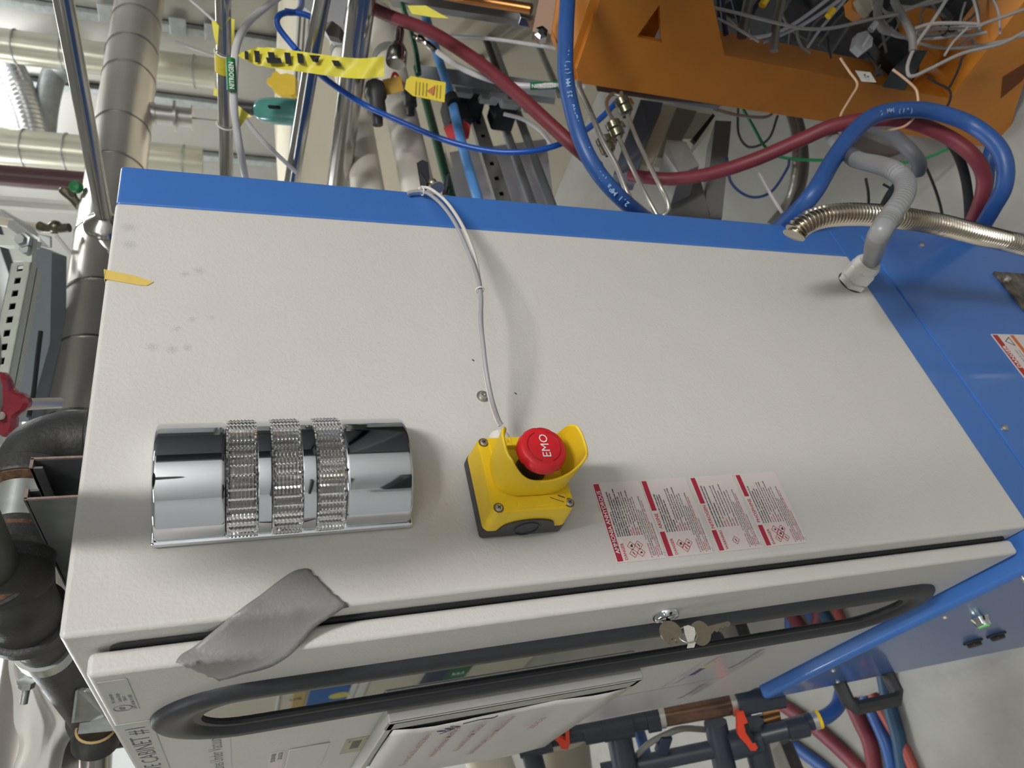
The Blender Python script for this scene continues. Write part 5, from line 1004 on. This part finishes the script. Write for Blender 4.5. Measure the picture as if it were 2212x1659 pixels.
for x0_, s_ in ((.1395, 1), (.1785, -1)):
    obj('channel_side', MB().box((x0_ - .0012, .052, 1.0), (x0_ + .0012, .30, 1.047)), CH, sc_, sm=False)
    obj('channel_lip', MB().box((x0_ - .0012, .052, 1.0462), (x0_ + s_ * .0095, .30, 1.0486)).box((x0_ + s_ * .0075, .052, 1.039), (x0_ + s_ * .0095, .30, 1.048)), CH, sc_, sm=False)
    obj('cut_edge', MB().box((x0_ - .0010, .0505, 1.0), (x0_ + .0010, .0521, 1.0486)).box((x0_, .0505, 1.0462), (x0_ + s_ * .0095, .0521, 1.0488)), CUT, sc_, sm=False)
obj('channel_floor', MB().box((.1395, .052, 1.0), (.1785, .30, 1.0024)), CH, sc_, sm=False)
# clamp with bolt farther along and zinc bracket
s2_ = thing('pipe_strap', V((.104, .47, 1.0)), 'cream zinc strap with hanging hex bolt round the long iron pipe', 'clamp')
ys_ = hit(120, 1500, 'Z', 1.06).y
obj('strap_band', MB().lathe([(.0262, -.011), (.0285, -.011), (.0285, .011), (.0262, .011)], V((.104, ys_, zc)), Y, 32), ZINC, s2_)
ear = U(60, 1472, .865); obj('strap_ear', slab([(38, 1462, .86), (45, 1455, .86), (82, 1457, .86), (95, 1470, .86), (80, 1476, .86), (42, 1472, .86)], .012), ZINC, s2_, sm=False)
obj('washer', MB().lathe([(.0105, 0), (.0105, .002)], U(59, 1470, .855), (U(56, 1500, .855) - U(59, 1470, .855)).normalized(), 20), ZINC, s2_)
bx = (U(53, 1512, .85) - U(59, 1472, .85)).normalized()
obj('hex_nut', MB().lathe([(.0085, 0), (.0085, .007)], U(59, 1473, .85), bx, 6), ZINC, s2_, ang=20)
obj('threaded_bolt', MB().tube([U(59, 1478, .85), U(51, 1520, .85)], Rib(.0040, .0004, .0013, .0004), 10, 6) if False else MB().tube(resample([U(59, 1478, .85), U(51, 1520, .85)], .0005), lambda L: .0040 + .0005 * math.sin(2 * math.pi * L / .0015), 10, smooth=False), ZINC, s2_)
zb = thing('zinc_bracket', V((.09, .5, 1.0)), 'zinc angle bracket beside the far elbow at the enclosure corner', 'bracket')
obj('bracket_plate', slab([(166, 1492, .84), (184, 1494, .84), (238, 1500, .86), (232, 1554, .9), (155, 1562, .88)], .004), ZINC, zb, sm=False)
obj('bracket_edge', slab([(163, 1492, .835), (168, 1490, .835), (160, 1562, .87), (154, 1562, .87)], .012), ZINC, zb, sm=False)
obj('lower_plate', slab([(172, 1562, .89), (240, 1553, .89), (252, 1578, .9), (168, 1586, .9)], .004), GALV, zb, sm=False)
el = thing('far_pipe_elbow', U(205, 1600, .95), 'dark iron elbow with tan sealant ring below the zinc bracket', 'pipe fitting')
ce = U(208, 1578, .95); ea = (U(206, 1640, .97) - ce).normalized()
obj('elbow_body', MB().lathe([(.022, -.006), (.0265, 0), (.029, .01), (.029, .022), (.0225, .028)], ce, ea, 28), IRON, el)
obj('sealant_ring', MB().lathe([(.0225, -.002), (.0245, 0), (.0225, .002)], ce + ea * (-.004), ea, 28), mat('tan_sealant', (190, 160, 110), .7, bump=.8, bscale=400), el)
obj('chrome_pipe', MB().tube([ce + ea * .025, ce + ea * .12], .0205, 24, smooth=False), STEEL, el)
# red handwheel
wc_ = U(-6, 876, .88); hw_ = thing('handwheel', wc_, 'red lobed plastic handwheel at the left edge', 'handwheel')
hw = MB(); n = 60
for z0_, z1_, k_ in ((-.006, .006, 1),):
    pr_ = [(.3, -.007), (.9, -.007), (1, -.003), (1, .004), (.88, .008), (.3, .006)]
    rows = []
    for q, h_ in pr_:
        rows.append([wc_ + (R[0] * math.cos(a) + R[1] * math.sin(a)) * (.0355 * q * (1 + (.17 * math.cos(5 * a + .6) if q > .5 else 0))) - R[2] * h_ for a in [2 * math.pi * j / n for j in range(n + 1)]])
    hw.grid(rows)
obj('wheel_rim', hw, mat('deep_red_plastic', (116, 36, 46), .25, coat=.4), hw_)
obj('wheel_hub', MB().lathe([(.0125, -.01), (.0125, .006), (.008, .010), (.0001, .010)], wc_, -R[2], 20), MATS['deep_red_plastic'], hw_)
obj('hub_cap', MB().lathe([(.005, .0), (.005, .011), (.0001, .012)], U(3, 898, .872), -R[2], 14), WHT, hw_)
obj('valve_stem', MB().tube([wc_ + R[2] * .005, wc_ + R[2] * .12], .008, 12, smooth=False), STEELM, hw_)
# plastic bag and warm copper pipe behind it
FILM = mat('clear_plastic_film', (222, 221, 214), .45, trans=.0, bump=.1, bscale=60, ior=1.1, alpha=.74)
L_ = [(20, 1300), (12, 1345), (22, 1390), (18, 1440), (28, 1500), (30, 1560), (42, 1610), (20, 1680)]; R__ = [(42, 1330), (52, 1370), (70, 1420), (95, 1470), (128, 1520), (165, 1565), (140, 1620), (128, 1690)]
l2, r2 = catmull([(a, c, 0) for a, c in L_], 4), catmull([(a, c, 0) for a, c in R__], 4); rows = []
for i, (a, c) in enumerate(zip(l2, r2)):
    rows.append([U(a.lerp(c, t / 12).x, a.lerp(c, t / 12).y, .98 + .006 * math.sin(t * 1.3 + i * .22) + .004 * math.sin(i * .4 - t * .7) + .02 * abs(t / 6 - 1)) for t in range(13)])
fb_ = one('plastic_bag', MB().grid(rows), FILM, 'crumpled clear plastic bag hanging at the lower left', 'bag', ang=180)
hose('copper_pipe', [(48, 1395, 1.12), (72, 1450, 1.12), (84, 1520, 1.12), (100, 1600, 1.14), (105, 1680, 1.16)], .022, mat('lit_copper', (214, 176, 132), .28, .75), 'warm copper pipe seen through the plastic bag', 'pipe')
one('bottle', MB().sphere(U(18, 1384, 1.0), .012, 12, (1.2, .8, .6)), HBLUE2, 'small blue bottle top at the left edge above the plastic bag', 'bottle')
hose('white_hose', [(-10, 1300, 1.3), (5, 1420, 1.3), (-5, 1530, 1.3), (10, 1600, 1.3)], .018, WHT, 'white hose at the left edge behind the bag', 'hose')
one('white_tank', MB().sphere(U(30, 1520, 1.5), .09, 24, (1, 1, 1)), WHT, 'rounded white tank end behind the plastic bag', 'tank')
fbox('dark_green_cover', [(-40, 1600, 1.4), (30, 1588, 1.4), (70, 1600, 1.4), (70, 1700, 1.4), (-40, 1700, 1.4)], .1, mat('dark_green_grey', (44, 52, 50), .5), 'dark green-grey machine cover in the lower left corner', 'cover')
fbox('pale_duct_side', [(120, 1200, 1.6), (200, 1200, 1.6), (200, 1400, 1.6), (120, 1400, 1.6)], .1, BGREY, 'blue-grey duct side behind the tee', 'duct')
# ================================================================ plumbing manifold beyond the door (lower edge of the picture)
def vline(name, u, v, d, r, z0, z1, m_, lb, cat='pipe', par=None, grp=None):
    p = U(u, v, d); b = MB().tube([V((p.x, p.y, z0)), V((p.x, p.y, z1))], r, 20, smooth=False)
    return obj(name, b, m_, par) if par else one(name, b, m_, lb, cat, grp)
mf = thing('plastic_manifold', U(1350, 1570, 1.38), 'dark grey plastic pipe manifold standing beyond the cabinet door', 'manifold')
def seg(name, p0, p1, r, m_=PVCD, par=mf, n=20): return obj(name, MB().tube([U(*p0), U(*p1)], r, n, smooth=False), m_, par)
D1 = 1.36
seg('main_pipe', (1060, 1612, D1 + .02), (1420, 1545, D1), .0215)
seg('main_pipe', (1590, 1520, D1 - .01), (1690, 1503, D1 - .01), .0215)
for u0, v0, u1, v1, r in ((1120, 1604, 1190, 1590, .028), (1260, 1578, 1300, 1570, .026), (1300, 1570, 1365, 1558, .0275), (1395, 1552, 1422, 1547, .026), (1590, 1518, 1612, 1514, .027)):
    seg('coupling', (u0, v0, D1), (u1, v1, D1), r)
seg('clamp_ring', (1422, 1547, D1), (1434, 1545, D1), .0225, STEELM); seg('clamp_ring', (1576, 1520, D1), (1588, 1518, D1), .0225, STEELM)
seg('sight_tube', (1434, 1545, D1), (1576, 1520, D1), .0205, mat('amber_sight_tube', (120, 78, 44), .15, mott=.35, mscale=14, mrgb=(66, 40, 26), coat=.5))
seg('second_pipe', (1300, 1668, D1 + .04), (1590, 1608, D1 + .03), .0165)
seg('second_pipe', (1640, 1590, D1 + .02), (1740, 1566, D1), .0165)
seg('coupling', (1700, 1578, D1), (1742, 1568, D1), .019)
seg('tee', (1575, 1612, D1 + .02), (1640, 1594, D1 + .02), .026)
for u0, u1, r, dd in ((1138, 1165, .020, .03), (1332, 1356, .024, .02), (1545, 1572, .022, .03), (1622, 1655, .024, .03)):
    seg('cross_pipe', (u0, 1560 if u0 > 1200 else 1590, D1 + dd), (u1, 1690, D1 + dd), r)
for pts_, lb in (([(1183, 1574), (1196, 1574), (1202, 1590), (1222, 1600), (1222, 1572), (1229, 1571), (1231, 1610), (1226, 1619), (1212, 1618), (1206, 1604), (1188, 1590)], 0), ([(1590, 1540), (1606, 1536), (1632, 1606), (1637, 1615), (1632, 1622), (1622, 1622), (1612, 1608), (1597, 1592), (1594, 1578), (1594, 1560)], 1)):
    obj('valve_handle', slab([(u, v, D1 - .035) for u, v in pts_], .014), VALVEO, mf, sm=False)
obj('valve_handle_slot', slab([(1608, 1566, D1 - .037), (1616, 1563, D1 - .037), (1632, 1604, D1 - .037), (1626, 1606, D1 - .037), (1612, 1584, D1 - .037)], .003), RUBD, mf, sm=False)
one('grey_lever', MB().tube([U(1372, 1635, 1.4), U(1402, 1606, 1.38), U(1440, 1586, 1.37), U(1475, 1574, 1.38), U(1525, 1576, 1.42)], .006, 10), mat('grey_tube', (120, 118, 112), .5), 'grey bent tube above the second manifold pipe', 'tube')
one('navy_clip', MB().obox(U(1433, 1607, 1.37), (U(1440, 1590, 1.37) - U(1430, 1620, 1.37)), R[0], R[2], .017, .011, .012, .003), mat('navy_plastic', (28, 38, 58), .4), 'navy block clip on the grey bent tube', 'clip')
one('blue_pipe', MB().tube([U(1375, 1560, 1.45), U(1396, 1632, 1.5)], .012, 14, smooth=False), HBLUE, 'blue pipe upright between two manifold pipes', 'pipe')
one('cream_tank', MB().tube([U(1040, 1600, 1.75), U(1160, 1920, 1.75)], .055, 24, smooth=False), CREAM, 'cream cylindrical tank below the notice paper', 'tank')
one('olive_drum', MB().tube([U(1210, 1590, 1.9), U(1245, 1900, 1.9)], .075, 24, smooth=False), mat('olive_cream', (150, 142, 122), .5), 'olive cream drum behind the first orange valve handle', 'drum')
ck = thing('copper_coupling', U(1650, 1545, 1.42), 'shiny steel and copper coupling beneath the blue cabinet corner', 'coupling')
obj('copper_body', MB().tube([U(1640, 1540, 1.44), U(1676, 1534, 1.44)], .026, 24, smooth=False), mat('polished_copper', (212, 158, 104), .22, .9), ck)
obj('steel_body', MB().tube([U(1618, 1545, 1.44), U(1640, 1540, 1.44)], .024, 24, smooth=False), CHROME, ck)
hf = thing('hose_fitting', U(1720, 1560, 1.4), 'dark hose barb fitting with yellow ring feeding a blue hose', 'fitting')
obj('barb_body', MB().tube([U(1655, 1580, 1.42), U(1700, 1572, 1.41), U(1745, 1560, 1.4), U(1762, 1556, 1.4)], .0165, 16, 4), PVCD, hf)
obj('clamp_ring', MB().tube([U(1754, 1558, 1.4), U(1764, 1555, 1.4)], .0175, 16, smooth=False), STEELM, hf)
obj('yellow_ring', MB().tube([U(1764, 1555, 1.4), U(1771, 1553, 1.4)], .0175, 16, smooth=False), YEL, hf)
hose('blue_hose', [(1768, 1554, 1.4), (1790, 1544, 1.41), (1810, 1524, 1.43), (1818, 1495, 1.46)], .014, HBLUE, 'blue hose curving up from the yellow-ringed fitting')
for pts_, r, m_, lb in (([(1660, 1505), (1700, 1530), (1760, 1572), (1820, 1625), (1900, 1700), (2100, 1850)], .021, HRED, 'dark red floor hose nearest the manifold'), ([(1685, 1590), (1730, 1622), (1780, 1660), (1820, 1700), (1960, 1850)], .019, HBLUE, 'navy floor hose nearest the manifold'), ([(1835, 1510), (1858, 1560), (1880, 1610), (1896, 1700), (1930, 1850)], .021, HRED, 'dark red floor hose below the pull handle'), ([(1868, 1505), (1898, 1570), (1918, 1620), (1936, 1700), (1975, 1850)], .017, HBLUE, 'navy floor hose between two red ones'), ([(1885, 1500), (1925, 1570), (1955, 1620), (1990, 1700), (2060, 1850)], .015, mat('brick_red_hose', (150, 68, 56), .5), 'brick red floor hose right of the pull handle'), ([(1905, 1440), (1920, 1520), (1942, 1600), (1960, 1700), (2010, 1850)], .019, mat('teal_navy_hose', (38, 70, 96), .45), 'teal navy floor hose under the blue cabinet front')):
    hose('floor_hose', [(*hz_, ) for hz_ in [(u, v, (hit(u, v, 'Z', -.8 + r) - CAM).dot(R[2])) for u, v in pts_]], r, m_, lb, 'hose')
one('chrome_cylinder', MB().tube([U(1650, 1605, 1.6), U(1750, 1850, 1.6)], .034, 24, smooth=False), STEELM, 'satin metal cylinder below the copper coupling', 'cylinder')
one('chrome_cylinder', MB().tube([U(1692, 1598, 1.7), U(1800, 1850, 1.7)], .018, 20, smooth=False), BLKP, 'black cylinder beside the satin metal one', 'cylinder')
# ---------------------------------------------------------------- opposite cabinet bank seen in the window reflection
def refl(u, v, x):
    p = hit(u, v, 'X', -.0216); r = ray(u, v); return V((x, p.y + r.y * (p.x - x) / r.x, p.z + r.z * (p.x - x) / r.x))
XR = -.9
bk = thing('cream_cabinet_bank', (XR, 3.0, -.8), 'cream cabinet bank across the aisle carrying signs', 'cabinet')
def rz(u, v=1500): return refl(u, v, XR).z
def rbox(name, u0, u1, m_, par, th=.01, y=None):
    a, c = refl(u0, 1540 - (u0 - 400) * .16, XR), refl(u1, 1540 - (u1 - 400) * .16, XR)
    yy = (a.y + c.y) / 2
    return obj(name, MB().box((XR - .0, yy - .35, c.z), (XR + th, yy + .35, a.z), .002), m_, par, sm=False)
ya, yb = refl(1000, 1420, XR).y - .9, refl(500, 1500, XR).y + .8
obj('cabinet_body', MB().box((XR - .5, ya, -.8), (XR, yb, 2.1), .01), CREAM, bk, sm=False)
sb = thing('blue_sign', (XR + .01, refl(710, 1490, XR).y, rz(755, 1480)), 'blue sign panel with yellow disc on the cabinet bank', 'sign')
rbox('panel', 668, 755, mat('sign_blue', (40, 96, 160), .5), sb, .012)
c_ = refl(733, 1497, XR); obj('disc', MB().lathe([(.0001, .013), (.06, .013), (.06, .012)], V((XR, c_.y, c_.z)), X, 24), mat('sign_yellow', (214, 200, 96), .5), sb)
ysn = thing('yellow_sign', (XR + .01, refl(650, 1500, XR).y, rz(660)), 'narrow yellow sign with large letter S on the cabinet bank', 'sign')
rbox('panel', 634, 661, mat('dull_yellow_sign', (190, 160, 96), .5), ysn, .012)
c_ = refl(650, 1505, XR); obj('lettering', text_mb([('S', (XR + .014, c_.y - .02, c_.z), (0, -1, 0), (0, 0, 1), .09, 'CENTER', .02, 1)]), INK, ysn, sm=False)
gs = thing('green_sign', (XR + .01, refl(990, 1440, XR).y, rz(1012, 1440)), 'green exit sign on the cabinet bank', 'sign')
rbox('panel', 963, 1015, mat('sign_green', (40, 110, 60), .5), gs, .012)
c_ = refl(990, 1449, XR); obj('lettering', text_mb([('E', (XR + .014, c_.y, c_.z - .03), (0, -1, 0), (0, 0, 1), .1, 'CENTER', .03, 1)]), WHTPRINT, gs, sm=False)
dk = thing('navy_box', (XR + .03, refl(935, 1450, XR).y, rz(955, 1450)), 'navy switch box on the cabinet bank', 'box'); rbox('box_body', 917, 955, mat('navy_box', (48, 58, 84), .5), dk, .04)
for u0, u1, lb in ((598, 603, 'bright narrow strip left of the yellow sign'), (757, 770, 'white strip beside the blue sign'), (777, 793, 'second white strip beside the blue sign')):
    t = thing('white_strip_board', (XR + .01, refl(u0, 1500, XR).y, rz(u1)), lb, 'strip'); rbox('board', u0, u1, WHT, t, .012)
fbox('dark_workbench', [(0, 0, 1), (1, 0, 1), (1, 1, 1)], .1, DARK, 'x', 'bench') if False else None
one('unseen_reflection_block', MB().box((-2.3, -2.2, -.8), (-.9, -1.9, .2), .02).box((-2.3, -2.25, .55), (-.9, -1.9, .62), .01), DARK, 'dark tool cart standing behind the photographer', 'cart')  # unseen dark boxes added to give the chrome dark streaks
one('unseen_reflection_slab', MB().box((.9, -2.5, -.8), (1.9, -2.2, 1.4), .02), DARK, 'dark rack against the front wall behind the photographer', 'rack')  # another unseen dark box, added only for the chrome reflections
